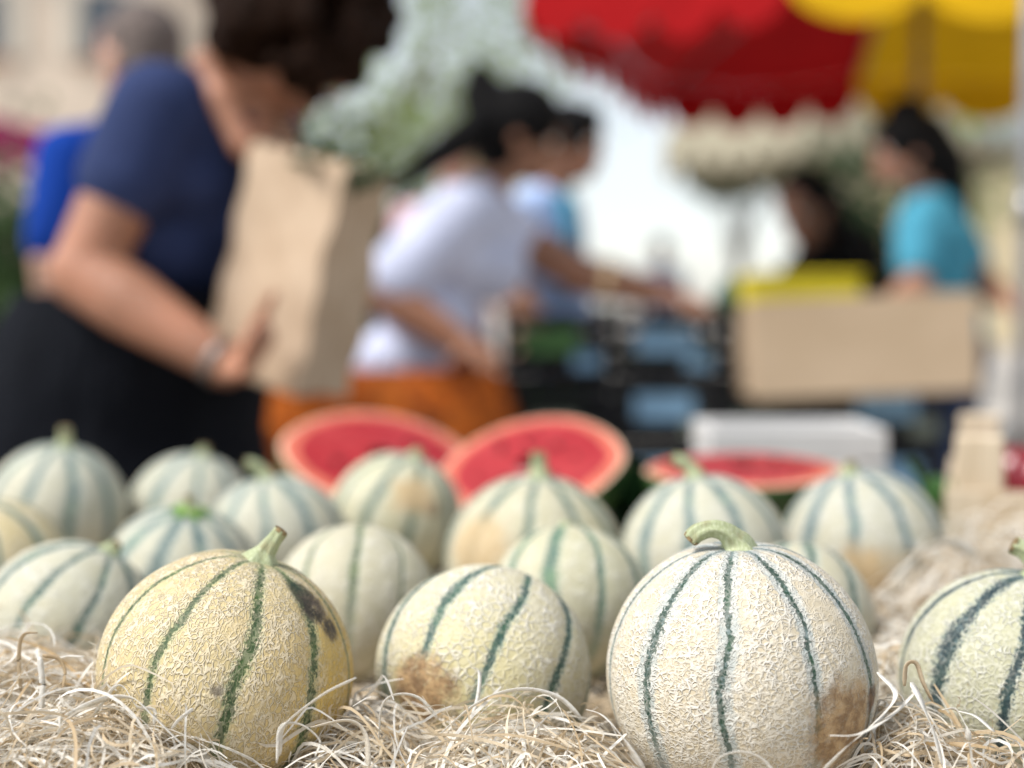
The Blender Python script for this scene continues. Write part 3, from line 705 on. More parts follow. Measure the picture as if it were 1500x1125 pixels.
def person(name, label, J, skin, top, bottom, hair, s=1.0, vox=.008, sleeve=.55, girth=1.0, skirt=None, parts_extra=None, topgrow=.010, neck_open=0, trousers=None, slv={}):
    """J: world joints. A body of one continuous surface; clothes, hair and eyes are its children."""
    base = Vector((J['hip'].x, J['hip'].y, 0))
    root = thing(name, label, 'person', (0, 0, 0))
    root.location = base
    loc = lambda v: Vector(v) - base
    J = {k: (loc(v) if k not in ('fwd', 'up') else Vector(v)) for k, v in J.items()}
    g = girth
    side = (J['sh_l'] - J['sh_r']).normalized(); sp = (J['neck'] - J['hip']).normalized()
    Bt = basis(side, sp)
    torso = []
    for t, rx, ry in ((0, .150, .115), (.18, .150, .112), (.38, .130, .098), (.58, .142, .105), (.78, .150, .105), (.9, .125, .085)):
        p = J['hip'].lerp(J['neck'], t) if 'waist' not in J else (J['hip'].lerp(J['waist'], t / .4) if t < .4 else J['waist'].lerp(J['neck'], (t - .4) / .6))
        torso += ell(p, (rx * s * g, ry * s * g, .085 * s), Bt)
    for a in ('sh_l', 'sh_r'): torso += cap(J['neck'].lerp(J[a], .25) - sp * .02, .062 * s, J[a], .058 * s * g)
    if 'bust' in J: torso += ell(J['bust'], (.085 * s, .085 * s, .08 * s))
    arms, sl = [], []
    for q in 'lr':
        sh, el, wr = J['sh_' + q], J['el_' + q], J['wr_' + q]
        ra = J.get('ar', None); k = 1.0
        arms += cap(sh, .056 * s * g, el, .044 * s * g) + cap(el, .046 * s * g, el.lerp(wr, .3), .046 * s * g) + cap(el.lerp(wr, .3), .046 * s * g, wr, .029 * s)
        sv = slv.get(q, sleeve); e = sh.lerp(el, sv); sl += cap(sh, .060 * s * g, e, (.060 - .006 * sleeve) * s * g)
        hd = J.get('hd_' + q, (wr - el)); arms += hand_parts(wr, hd, J.get('hn_' + q, Vector((0, 0, -1))), s, J.get('hc_' + q, .5) if not isinstance(J.get('hc_' + q, .5), Vector) else .5, 1 if q == 'l' else -1)
    legs = []; shoes = []; tro = []
    fw = J['fwd'].copy(); fw.z = 0; fw.normalize(); sd0 = Vector((side.x, side.y, 0)).normalized()
    for q in (-1, 1):
        h = J['hip'] + sd0 * q * .085 * s - Vector((0, 0, .04)); kn = Vector((h.x, h.y, h.z * .53)) + fw * .02; an = Vector((h.x, h.y, .075)) - fw * .02
        seg = cap(h, .085 * s * g, kn, .056 * s) + cap(kn, .056 * s, kn.lerp(an, .35), .057 * s) + cap(kn.lerp(an, .35), .057 * s, an, .036 * s)
        legs += seg + cap(an, .036, an + Vector((0, 0, -.035)) + fw * .08, .028)
        tro += seg
        shoes.append(cap(Vector((an.x, an.y, .045)) - fw * .03, .04, Vector((an.x, an.y, .035)) + fw * .15, .033))
    neckp = cap(J['neck'] - sp * .03, .056 * s, J['head'] - J['up'] * .03 - J['fwd'] * .02, .050 * s)
    body = blob('body', torso + arms + legs + neckp + head_parts(J['head'], J['fwd'], J['up'], s), vox, skin, root, 3)
    # clothes
    tt = (torso if skirt is None else torso[2:]) + sl
    blob('shirt', tt, .010, top, root, 3, topgrow)
    if skirt is None: blob('trousers', tro + ell(J['hip'], (.150 * s * g, .115 * s * g, .09), Bt), .011, bottom, root, 3, .014)
    else:
        w0, w1, hem = skirt; wp = J['waist'] if 'waist' in J else J['hip'].lerp(J['neck'], .3); vv, ff = [], []; n = 72; rows = 20; fs = Vector((-sd0.y, sd0.x, 0))
        for i in range(rows + 1):
            t = i / rows; cz = wp.z + (hem - wp.z) * t; cx = wp.lerp(J['hip'], min(1.0, (wp.z - cz) / max(.05, wp.z - J['hip'].z))); rx = w0 + (w1 - w0) * min(1, t * 1.6) ** .7; ry = rx * 1.0
            for j in range(n):
                a = 2 * math.pi * j / n; fo = 1 + .045 * t * math.sin(11 * a + 1.3 * math.sin(3 * a)) + .012 * t * math.sin(23 * a)
                p = Vector((cx.x, cx.y, cz)) + sd0 * rx * fo * math.cos(a) + fs * ry * fo * math.sin(a); vv.append(p)
        ff = [(i * n + j, (i + 1) * n + j, (i + 1) * n + (j + 1) % n, i * n + (j + 1) % n) for i in range(rows) for j in range(n)]
        link('skirt', pyd('skirt', vv, ff), bottom, root, True)
    for sh in shoes: blob('shoe', sh, .010, m_shoe, root, 2)
    # face
    B = basis(J['fwd'], J['up']); X, Y, Z = B.col[0], B.col[1], B.col[2]; c = J['head']
    for q in (-1, 1):
        e = blob('eye', ell(c + X * .074 * s + Y * q * .031 * s + Z * .006 * s, (.011, .013, .009), B), .003, m_eye, root, 1)
        blob('iris', ell(c + X * .0835 * s + Y * q * .031 * s + Z * .006 * s, (.003, .006, .006), B), .0018, m_iris, e, 1)
        blob('eyebrow', cap(c + X * .088 * s + Y * q * .016 * s + Z * .028 * s, .004, c + X * .076 * s + Y * q * .050 * s + Z * .028 * s, .003), .0025, m_hairblack, root, 1)
    blob('lips', cap(c + X * .090 * s + Y * .018 * s - Z * .055 * s, .0055, c + X * .090 * s - Y * .018 * s - Z * .055 * s, .0055) + ell(c + X * .092 * s - Z * .055 * s, (.006, .014, .008), B), .003, m_lip, root, 1)
    # hair
    hp, hm, hv = hair(c, X, Y, Z, s)
    blob('hair', hp, hv, hm, root, 2)
    return root, J, base
def cap_hair(c, X, Y, Z, s, B=None):
    B = Matrix((X, Y, Z)).transposed()
    return ell(c - X * .014 * s + Z * .034 * s, (.096 * s, .083 * s, .092 * s), B) + ell(c - X * .045 * s - Z * .010 * s, (.065 * s, .078 * s, .085 * s), B)

# ---- woman with the paper bag
def hair_curly(c, X, Y, Z, s):
    rd = random.Random(4); o = cap_hair(c, X, Y, Z, s)
    for k in range(240):
        v = Vector((rd.gauss(0, 1), rd.gauss(0, 1), rd.gauss(0, 1))).normalized()
        if v.dot(X) > .55 and v.dot(Z) < .35: continue
        if v.dot(Z) < -.80: continue
        p = c + X * (v.dot(X) * .115 - .008) + Y * v.dot(Y) * .118 + Z * (v.dot(Z) * .118 + .014)
        o += ell(p + v * rd.uniform(-.01, .022), [rd.uniform(.016, .030)] * 3)
    return o, m_hairbrown, .008
JA = dict(head=P(438, 48, 2.16), fwd=V((.62, .52, -.60)), up=V((.50, .10, .86)), neck=P(335, 150, 2.20), sh_r=P(232, 165, 2.08), sh_l=P(385, 175, 2.42), waist=P(222, 430, 2.24), hip=P(160, 620, 2.28), bust=P(330, 300, 2.20),
          el_r=P(122, 400, 2.03), wr_r=P(332, 535, 1.97), hd_r=V((.85, .12, .34)), hn_r=V((-.15, .75, .6)), el_l=P(330, 420, 2.45), wr_l=P(430, 430, 2.22), hd_l=V((.6, -.2, .2)), hn_l=V((.2, -.9, 0)))
skinA = skinmat('tanned_skin', (.40, .195, .12))
m_navy = clothmat('navy_cotton', (.032, .046, .115), .15); m_black = clothmat('charcoal_skirt', (.006, .007, .010), .2, .02)
A, JAl, baseA = person('person', 'person in a navy short-sleeved top and dark skirt hugging a paper bag', JA, skinA, m_navy, m_black, hair_curly, 1.02, .0065, .42, 1.08, skirt=(.205, .275, .35))
# watch on the near wrist
def bracelet(root, base, el, wr, t, r, m, name='wristwatch', wdt=.012):
    p = el.lerp(wr, t); d = (wr - el).normalized(); R = basis(d.orthogonal(), d); vv, ff = [], []; n = 32
    for i, (rr, zz) in enumerate(((r, -wdt), (r + .004, -wdt), (r + .004, wdt), (r, wdt))):
        for j in range(n): a = 2 * math.pi * j / n; vv.append(p + R @ Vector((rr * math.cos(a), rr * math.sin(a), zz)))
    ff = [(i * n + j, i * n + (j + 1) % n, ((i + 1) % 4) * n + (j + 1) % n, ((i + 1) % 4) * n + j) for i in range(4) for j in range(n)]
    return link(name, pyd(name, vv, ff), m, root, True)
m_silver = matte('watch_metal', (.24, .21, .19), .5, .1, 20, .0003, 300, .5, .9)
m_gold = matte('bangle_gold', (.85, .62, .36), .25, .1, 20, .0003, 300, .5, .9)
bracelet(A, baseA, JAl['el_r'], JAl['wr_r'], .95, .0305, m_silver, 'wristwatch', .008)
# chest skin shown by the v-neck: the skin wedge of the collar
nk = JAl['neck']
vv = []
tri = [loc_ - baseA for loc_ in (P(300, 92, 2.11), P(322, 145, 2.085), P(356, 212, 2.07), P(398, 262, 2.08), P(408, 200, 2.2), P(402, 150, 2.22), P(392, 105, 2.22))]
blob('neckline', cap(tri[0], .020, tri[1], .022) + cap(tri[1], .022, tri[2], .020) + cap(tri[2], .020, tri[3], .010) + cap(tri[1], .024, tri[5], .040) + cap(tri[2], .022, tri[4], .035) + cap(tri[0], .024, tri[6], .045), .006, skinA, A, 10)

# ---- paper bag
m_kraft_b = NB('kraft_paper'); co = m_kraft_b.obj(); n1 = m_kraft_b.noise(co, 14, 4, .6); n2 = m_kraft_b.noise(co, 500, 3); n4 = m_kraft_b.vor(co, 22, 'F1')
m_kraft = m_kraft_b.surf(m_kraft_b.bsdf(m_kraft_b.mix(m_kraft_b.ss(n1, .3, .7), (.50, .37, .255), (.57, .435, .31)), .75, m_kraft_b.bump(n4, .003, .5, m_kraft_b.bump(n2, .0005)), .2))
def paper_bag(bw, bd, bh):
    per = []
    def seg(a, b_, n): return [(a[0] + (b_[0] - a[0]) * i / n, a[1] + (b_[1] - a[1]) * i / n) for i in range(n)]
    hx, hy = bw / 2, bd / 2
    gus = .018
    per = seg((-hx, -hy), (hx, -hy), 12) + seg((hx, -hy), (hx - gus, 0), 6) + seg((hx - gus, 0), (hx, hy), 6) + seg((hx, hy), (-hx, hy), 12) + seg((-hx, hy), (-hx + gus, 0), 6) + seg((-hx + gus, 0), (-hx, -hy), 6)
    n = len(per); rows = 26; vv = []
    for i in range(rows + 1):
        t = i / rows
        for j, (x, y) in enumerate(per):
            k = min(1, t * 1.2); gx = x if abs(abs(x) - hx) < 1e-6 else x
            cr = .0035 * math.sin(9 * x / bw + 7 * t + 2) * math.sin(5 * t * 3.1 + j * .4)
            z = bh * t + (.004 * (1 if j % 2 else -1) if i == rows else 0)
            vv.append((x * (1 + .02 * math.sin(6 * t)) + cr, y * (1 + .04 * math.sin(4 * t + 1)) + cr, z))
    ff = [(i * n + j, i * n + (j + 1) % n, (i + 1) * n + (j + 1) % n, (i + 1) * n + j) for i in range(rows) for j in range(n)]
    ff.append(tuple(range(n - 1, -1, -1)))
    return pyd('paper', vv, ff)
bagb = P(404, 558, 2.07)
bag = thing('paper_bag', 'tall brown kraft paper bag held against the navy top', 'bag', bagb)
bo = link('paper', paper_bag(.178, .115, .33), m_kraft, bag); sm = bo.modifiers.new('t', 'SOLIDIFY'); sm.thickness = .0012
bag.rotation_euler = (R_(-4), R_(13), R_(-33))
bl = leaf_me('leaf', .11, .05); bl.materials.append(m_leafd)
for k in range(9):
    o = link('leaf_top', bl, None, bag); o.location = (random.uniform(-.05, .06), random.uniform(-.03, .03), .275); o.rotation_euler = (random.uniform(.2, .9), random.uniform(-.3, .3), random.uniform(0, 6.28))

# ---- older person in royal blue, behind
def hair_short(m, v=.010):
    def f(c, X, Y, Z, s):
        B = Matrix((X, Y, Z)).transposed()
        return ell(c - X * .016 * s + Z * .032 * s, (.094 * s, .080 * s, .088 * s), B) + ell(c - X * .04 * s - Z * .01 * s, (.062 * s, .077 * s, .075 * s), B), m, v
    return f
m_royal = clothmat('royal_blue_cotton', (.008, .045, .28), .2); m_jean = clothmat('dark_denim', (.03, .045, .09), .2)
JB = dict(head=P(203, 85, 3.0), fwd=V((-.75, .55, -.05)), up=V((.0, 0, 1)), neck=P(190, 200, 3.05), sh_r=P(250, 240, 3.15), sh_l=P(100, 232, 2.95), hip=P(150, 560, 3.1),
          el_l=P(78, 380, 2.9), wr_l=P(90, 500, 3.15), el_r=P(290, 400, 3.2), wr_r=P(240, 500, 3.4))
person('person', 'grey-haired person in a royal blue top standing behind the navy-topped shopper', JB, skinmat('fair_skin', (.55, .32, .23)), m_royal, m_jean, hair_short(m_hairgrey), 1.0, .010, .8, 1.0)

# ---- woman in white reaching over the crates
def hair_bun(c, X, Y, Z, s):
    o = cap_hair(c, X, Y, Z, s * 1.10) + ell(c - X * .05 - Z * .05, (.06, .085, .07))
    o += ell(c + V((-.095, 0, .095)), (.062, .055, .062)) + ell(c + V((-.105, 0, .140)), (.04, .035, .04))
    pts = [c - X * .08 + Z * .03, c + V((-.135, -.10, -.010)), c + V((-.215, -.15, -.070)), c + V((-.295, -.17, -.145))]
    for a, b_, r0, r1 in zip(pts[:-1], pts[1:], (.055, .045, .036), (.045, .036, .018)): o += cap(a, r0, b_, r1)
    return o, m_hairblack, .009
JC = dict(head=P(766, 200, 3.5), fwd=V((.93, -.05, -.32)), up=V((.32, 0, .94)), neck=P(712, 285, 3.5), sh_r=P(668, 318, 3.36), sh_l=P(735, 335, 3.66), waist=P(592, 535, 3.5), hip=P(578, 635, 3.52),
          el_r=P(560, 430, 3.30), wr_r=P(690, 512, 3.26), hd_r=V((.9, .1, -.1)), el_l=P(850, 402, 3.62), wr_l=P(985, 436, 3.60), hd_l=V((.95, -.05, -.18)), bust=P(715, 390, 3.5))
skinC = skinmat('brown_skin', (.30, .145, .085))
m_whitec = clothmat('white_cotton', (.58, .61, .76), .08, .014)
b = NB('orange_print'); co = b.obj(); p1 = b.vor(co, 26, 'F1'); p2 = b.noise(co, 30, 3)
m_orange = b.surf(b.bsdf(b.mix(b.ss(p2, .52, .6), b.mix(b.ss(p1, .25, .4), (.62, .17, .02), (.50, .11, .012)), (.16, .04, .012)), .8, b.bump(p2, .004), .2))
Cw, JCl, baseC = person('person', 'person with a black bun in a white T-shirt reaching across the dark crates', JC, skinC, m_whitec, m_orange, hair_bun, 1.0, .009, .42, 1.12, skirt=(.22, .36, .40), topgrow=.014, slv={'r': .80, 'l': .18})
bracelet(Cw, baseC, JCl['el_l'], JCl['wr_l'], .28, .050, m_gold, 'bangle', .011)

# ---- person in light blue behind her
m_lblue = clothmat('light_blue_cotton', (.40, .52, .78), .1); m_teal = clothmat('teal_cotton', (.02, .18, .26), .15)
JD = dict(head=P(838, 215, 4.1), fwd=V((.75, -.5, -.2)), up=V((.1, 0, 1)), neck=P(800, 285, 4.12), sh_r=P(768, 310, 4.05), sh_l=P(826, 312, 4.25), hip=P(838, 570, 4.2), el_r=P(760, 430, 4.0), wr_r=P(800, 500, 3.95), el_l=P(838, 405, 4.3), wr_l=P(850, 480, 4.15))
def hair_full(c, X, Y, Z, s):
    return cap_hair(c, X, Y, Z, s * 1.12) + ell(c + X * .035 + Z * .085, (.055, .07, .035)), m_hairblack, .010
Dp, JDl, bD = person('person', 'person in a light blue shirt with a teal strap beyond the white T-shirt', JD, skinC, m_lblue, m_jean, hair_full, .95, .010, .7, .85)
link('strap', tube_me('strap', [P(826, 285, 4.05) - bD, P(835, 330, 4.02) - bD, P(840, 380, 4.02) - bD, P(835, 430, 4.05) - bD], .02, 8), m_teal, Dp, True)

# ---- vendor in turquoise and colleague in black
def hair_pony(c, X, Y, Z, s):
    o = cap_hair(c, X, Y, Z, s * 1.12) + ell(c - X * .03 + Z * .12, (.07, .06, .06))
    pts = [c - X * .08 + Z * .04, c - X * .14 - Z * .04, c - X * .16 - Z * .15, c - X * .17 - Z * .25]
    for a, b_, r0, r1 in zip(pts[:-1], pts[1:], (.085, .075, .06), (.075, .06, .03)): o += cap(a, r0, b_, r1)
    return o, m_hairblack, .010
m_turq = clothmat('turquoise_cotton', (.07, .29, .40), .12, .014)
JE = dict(head=P(1322, 225, 4.45), fwd=V((-.93, -.25, -.18)), up=V((-.12, 0, 1)), neck=P(1358, 295, 4.48), sh_r=P(1382, 320, 4.62), sh_l=P(1345, 335, 4.30), hip=P(1390, 520, 4.5), el_l=P(1342, 420, 4.22), wr_l=P(1300, 455, 4.1), el_r=P(1440, 415, 4.60), wr_r=P(1475, 440, 4.4), hd_r=V((.6, -.6, 0)))
person('person', 'vendor with a black ponytail in a turquoise T-shirt behind the cardboard box', JE, skinmat('vendor_skin', (.36, .18, .115)), m_turq, m_jean, hair_pony, 1.0, .009, .6, 1.05)
m_blackc = clothmat('black_cotton', (.005, .005, .006), .2)
def hair_long(c, X, Y, Z, s):
    o = cap_hair(c, X, Y, Z, s)
    for q in (-1, 1): o += cap(c - X * .04 + Y * q * .06 + Z * .02, .05, c - X * .06 + Y * q * .08 - Z * .20, .04)
    return o, m_hairblack, .010
JF = dict(head=P(1182, 306, 4.75), fwd=V((-.70, -.55, -.5)), up=V((-.35, -.2, .9)), neck=P(1222, 345, 4.98), sh_r=P(1262, 368, 5.05), sh_l=P(1196, 378, 4.85), hip=P(1265, 560, 5.1), el_l=P(1150, 440, 4.7), wr_l=P(1120, 480, 4.6), el_r=P(1280, 440, 5.0), wr_r=P(1240, 480, 4.8))
person('person', 'person with long dark hair in a black top bending over behind the yellow box', JF, skinmat('deep_brown_skin', (.22, .10, .055)), m_blackc, m_jean, hair_long, 1.14, .010, .7, 1.0)
# ---- far shoppers
m_pinkc = clothmat('pink_cotton', (.62, .38, .42), .15); m_greyblue = clothmat('grey_blue_cotton', (.10, .13, .20), .15)
def standing(px, py, d, fwd, h=1.0):
    hd = P(px, py, d); sdv = Vector((-fwd[1], fwd[0], 0)).normalized(); z = hd.z
    f = Vector(fwd).normalized()
    nk = hd + V((0, 0, -.20)) - f * .02; sl = nk + sdv * .17 + V((0, 0, -.05)); sr = nk - sdv * .17 + V((0, 0, -.05))
    return dict(head=hd, fwd=f, up=V((0, 0, 1)), neck=nk, sh_l=sl, sh_r=sr, hip=nk + V((0, 0, -.52)), el_l=sl + V((0, 0, -.28)) + sdv * .05, el_r=sr + V((0, 0, -.28)) - sdv * .05, wr_l=sl + V((0, 0, -.42)) + f * .2, wr_r=sr + V((0, 0, -.42)) + f * .2)
person('person', 'distant shopper in a pink shirt beyond the black bun', standing(665, 228, 5.5, (.4, -.9, 0)), skinmat('light_skin', (.5, .3, .22)), m_pinkc, m_jean, hair_short(m_hairgrey), 1.0, .012, .7)
JG = standing(968, 366, 14.0, (-.3, .95, 0)); person('person', 'distant shopper in grey-blue seen from behind beside the bright gap', JG, skinC, m_greyblue, m_jean, hair_short(m_hairbrown), 1.0, .012, .9)

# ================================================================== SECOND STALL: crates, cardboard box, yellow box
m_crate = matte('black_plastic', (.009, .010, .012), .55, .3, 20, .001, 200, .25)
m_bluel = matte('blue_label', (.20, .36, .52), .6, .2, 30, .001, 200); m_greenl = matte('green_label', (.07, .17, .05), .6, .4, 30, .001, 200)
m_greyl = matte('grey_green_label', (.22, .25, .20), .7, .3, 40, .001, 200)
m_stall = woodmat('stall_board', (.16, .12, .08), (.07, .05, .035), 1, 0)
CD = 3.62; cw, cdp, ch = .272, .38, .168
z0 = P(990, 450, CD).z - 3 * ch
st2 = thing('trestle_table', 'low dark trestle table under the stacked black crates', 'table', (P(1085, 500, CD).x, CD + .22, 0))
for k in range(4): box('plank', (1.50, .126, .03), (0, -.195 + k * .13, z0 - .0155), m_stall, st2, .003)
for sx in (-.6, .6):
    for sy in (-.17, .17): box('leg', (.05, .05, z0 - .032), (sx, sy, (z0 - .032) / 2), m_stall, st2, .003)
lab = {(0, 2): m_greenl, (0, 0): m_greenl, (1, 2): m_bluel, (1, 1): m_bluel, (1, 0): m_bluel, (3, 1): m_bluel, (3, 0): m_bluel, (2, 0): m_greenl}
colname = ['beside the orange skirt', 'under the reaching hand', 'behind the cardboard box', 'below the vendor in turquoise']
lvname = ['bottom', 'middle', 'top']
pxs = [812, 976, 1140, 1304]
for ci, px in enumerate(pxs):
    for lv in range(3):
        x = P(px, 500, CD).x + random.uniform(-.008, .008)
        r = thing('plastic_crate', 'black plastic produce crate, %s of the stack %s' % (lvname[lv], colname[ci]), 'crate', (x, CD + .19 + random.uniform(-.015, .015), z0 + lv * ch), 'stacked black produce crates', (0, 0, random.uniform(-.03, .03)))
        box('bottom', (cw - .02, cdp - .02, .006), (0, 0, .004), m_crate, r, .001)
        for k in range(3):
            zz = .024 + k * .055
            box('slat', (cw - .022, .008, .034), (0, -cdp / 2 + .006, zz), m_crate, r, .001); box('slat', (cw - .022, .008, .034), (0, cdp / 2 - .006, zz), m_crate, r, .001)
            for s_ in (-1, 1): box('slat', (.008, cdp - .022, .034), (s_ * (cw / 2 - .006), 0, zz), m_crate, r, .001)
        for sx in (-1, 1):
            for sy in (-1, 1): box('corner_post', (.022, .022, ch - .002), (sx * (cw / 2 - .011), sy * (cdp / 2 - .011), ch / 2), m_crate, r, .002)
        if (ci, lv) not in lab: box('label', (.11, .002, .055), (random.uniform(-.05, .05), -cdp / 2 + .0005, .030), m_greyl, r, 0)
        if (ci, lv) in lab: box('sticker', (.07, .002, .04), (.08, -cdp / 2 + .0003, .030), m_greyl if lv % 2 else m_bluel, r, 0)
        if (ci, lv) in lab: box('label', (.15, .002, .062), (random.uniform(-.03, .03), -cdp / 2 + .0005, .082), lab[(ci, lv)], r, 0)
        # produce inside
        vg = leafy('lettuce', 'green lettuce in the %s crate of the stack %s' % (lvname[lv], colname[ci]), 'lettuce', (x, CD + .16, z0 + lv * ch + .012), 14, .13, .10, m_leaf if (ci + lv) % 2 else m_leafd, .6, ci * 5 + lv, .75, 'lettuces in the black crates')

m_card_b = NB('corrugated_cardboard'); co = m_card_b.obj(); k1 = m_card_b.noise(m_card_b.vmath('MULTIPLY', co, (4, 4, 90)), 1.5, 3); k2 = m_card_b.noise(co, 5, 3)
m_card = m_card_b.surf(m_card_b.bsdf(m_card_b.mix(m_card_b.ss(k2, .3, .7), (.50, .37, .24), (.57, .43, .29)), .8, m_card_b.bump(k1, .0015), .2))
bp = P(1268, 508, 3.36)
cb = thing('cardboard_box', 'plain tan cardboard box front propped on the black crates', 'box', (bp.x, bp.y, bp.z), None, (0, R_(-2.4), 0))
W_, H_, D_ = S(330, 3.36), S(142, 3.36), .24
box('front_panel', (W_, .006, H_), (0, 0, 0), m_card, cb, .001)
box('back_panel', (W_, .006, H_), (0, D_, 0), m_card, cb, .001)
for s_ in (-1, 1): box('side_panel', (.006, D_ - .010, H_ - .004), (s_ * (W_ / 2 - .005), D_ / 2, 0), m_card, cb, .001)
box('bottom_panel', (W_ - .022, D_ - .012, .006), (0, D_ / 2, -H_ / 2 + .006), m_card, cb, .001)
box('flap', (W_ - .01, .085, .005), (0, .052, H_ / 2 - .004), m_card, cb, .001, (R_(-12), 0, 0))
m_yel = matte('yellow_plastic', (.72, .58, .02), .45, .12, 20, .001, 200)
yp = P(1180, 440, 3.72)
yb = thing('yellow_box', 'bright yellow plastic box peeking over the cardboard box', 'box', (yp.x, yp.y, yp.z), None, (0, 0, R_(3)))
yw, yh = S(165, 3.72), .13
for y in (0, .16): box('wall', (yw, .008, yh), (0, y, 0), m_yel, yb, .002)
for s_ in (-1, 1): box('wall', (.008, .15, yh - .003), (s_ * (yw / 2 - .005), .08, 0), m_yel, yb, .002)
box('rim', (yw + .016, .016, .012), (0, -.002, yh / 2), m_yel, yb, .003); box('bottom', (yw - .02, .15, .006), (0, .08, -yh / 2 + .005), m_yel, yb, .001)
# avocado in the outstretched hand's reach
ap = P(1064, 442, 3.58)
av = thing('avocado', 'dark green avocado by the reaching hand', 'avocado', ap)
blob('fruit', ell((0, 0, 0), (.034, .034, .036)) + cap((0, 0, .01), .030, (.010, 0, .050), .016), .005, matte('avocado_skin', (.02, .085, .05), .45, .4, 60, .003, 260), av, 3)
tube('stalk', [(.011, 0, .062), (.014, 0, .072)], [.004, .003], m_sticker, av, 8)
# orange bag at the skirt's side
hb = P(428, 592, 3.1)
ob = thing('handbag', 'rounded orange handbag below the paper bag', 'bag', (hb.x, hb.y, hb.z))
blob('pouch', ell((0, 0, -.02), (.075, .045, .075)) + ell((0, 0, -.06), (.085, .05, .06)), .009, m_orange, ob, 4)
tube('strap', spline([(-.05, 0, .05), (-.03, 0, .16), (0, 0, .2), (.03, 0, .16), (.05, 0, .05)], 5), .007, m_orange, ob, 8)

# ---- grey stall pole at the right
m_pole = matte('galvanised_steel', (.36, .36, .37), .4, .15, 8, .001, 200, .5, .6)
pp = P(1502, 400, 2.6)
po = thing('stall_pole', 'grey galvanised steel stall pole beside the bold-striped melon', 'pole', (pp.x, pp.y, 0))
tube('tube', [(0, 0, .01), (0, 0, 1.3), (0, 0, 2.7)], .0135, m_pole, po, 16); tube('collar', [(0, 0, 1.18), (0, 0, 1.24)], .0175, m_pole, po, 16); box('foot_plate', (.12, .12, .01), (0, 0, .005), m_pole, po, .002)

# ================================================================== PARASOLS
def fabric(name, c, tr=.35): return matte(name, c, .8, .06, 6, .001, 400, .15, 0, tr)
def parasol(label, cx, cy, zr, rad, cols, rise=.5, rot=0.0, val=.17, n=8, scal=5, group='market parasols', rim=None):
    r = thing('parasol', label, 'parasol', (cx, cy, 0), group)
    tube('pole', [(0, 0, .02), (0, 0, zr + rise)], .022, m_pole, r, 14); tube('finial', [(0, 0, zr + rise - .02), (0, 0, zr + rise + .07)], [.03, .012], m_pole, r, 12)
    box('base', (.5, .5, .06), (0, 0, .03), m_pole, r, .01)
    for k in range(n):
        a0 = rot + 2 * math.pi * k / n; a1 = rot + 2 * math.pi * (k + 1) / n; vv, ff = [], []; m = cols[k % len(cols)]; N = 14
        e0 = Vector((math.cos(a0), math.sin(a0), 0)) * rad; e1 = Vector((math.cos(a1), math.sin(a1), 0)) * rad
        if rim: e0, e1 = rim[k], rim[(k + 1) % n]
        for i in range(N + 1):
            t = i / N
            for j in range(N + 1):
                u = j / N; e = e0.lerp(e1, u); vv.append(Vector((e.x * t, e.y * t, zr + rise * (1 - t) - .07 * math.sin(math.pi * u) * t * t * .6 - .05 * math.sin(math.pi * t))))
        ff = [(i * (N + 1) + j, (i + 1) * (N + 1) + j, (i + 1) * (N + 1) + j + 1, i * (N + 1) + j + 1) for i in range(N) for j in range(N)]
        pn = link('panel', pyd('panel', vv, ff), m, r, True)
        vv, ff = [], []; M = scal * 10
        for j in range(M + 1):
            u = j / M; e = e0.lerp(e1, u); z = zr - .07 * math.sin(math.pi * u) * .6; L = val * (.55 + .45 * abs(math.sin(math.pi * u * scal)) ** .6)
            o_ = e.normalized() * .004
            for q in (0, .5, 1): vv.append(Vector((e.x, e.y, z - L * q)) + o_ + e.normalized() * .02 * q)
        ff = [(j * 3 + q, (j + 1) * 3 + q, (j + 1) * 3 + q + 1, j * 3 + q + 1) for j in range(M) for q in (0, 1)]
        link('valance', pyd('valance', vv, ff), m, pn, True)
        tube('rib', [(0, 0, zr + rise - .06), tuple(e0 * .5 + Vector((0, 0, zr + rise * .5 - .07))), tuple(e0 * .985 + Vector((0, 0, zr - .014)))], .008, m_pole, r, 6)
    return r
f_red = fabric('red_canvas', (.36, .004, .006), .05); f_yel = fabric('yellow_canvas', (.62, .36, .005), .08)
f_cream = fabric('cream_canvas', (.42, .38, .28), .06); f_mag = fabric('magenta_canvas', (.42, .04, .16)); f_white = fabric('white_canvas', (.72, .78, .84)); f_green = fabric('green_canvas', (.16, .45, .03))
cR = V((1.54, 5.42, 0)); NL, FL, FR, NR = (V(q_) - cR for q_ in ((.055, 4.63, 0), (.76, 6.90, 0), (3.03, 6.20, 0), (2.33, 3.93, 0)))
parasol('red and yellow market parasol over the crate stall', cR.x, cR.y, 2.10, 1.6, [f_red, f_yel, f_yel, f_yel, f_yel, f_red, f_red, f_red], .70, 0, .20, 8, 4, rim=[FL, FL.lerp(FR, .37), FR, FR.lerp(NR, .5), NR, NL.lerp(NR, .35), NL, NL.lerp(FL, .5)])
parasol('plain cream parasol beyond the red and yellow one', 2.38, 10.2, 2.32, 1.34, [f_cream], .50, R_(22), .34)
parasol('magenta parasol behind the royal blue top', -3.85, 9.2, 2.16, .98, [f_mag], .30, R_(10), .16)
parasol('white and green parasol beside the grey pole', 3.32, 8.2, 2.22, .72, [f_white, f_white, f_white, f_green, f_green, f_green, f_green, f_white], .36, 0, .14)

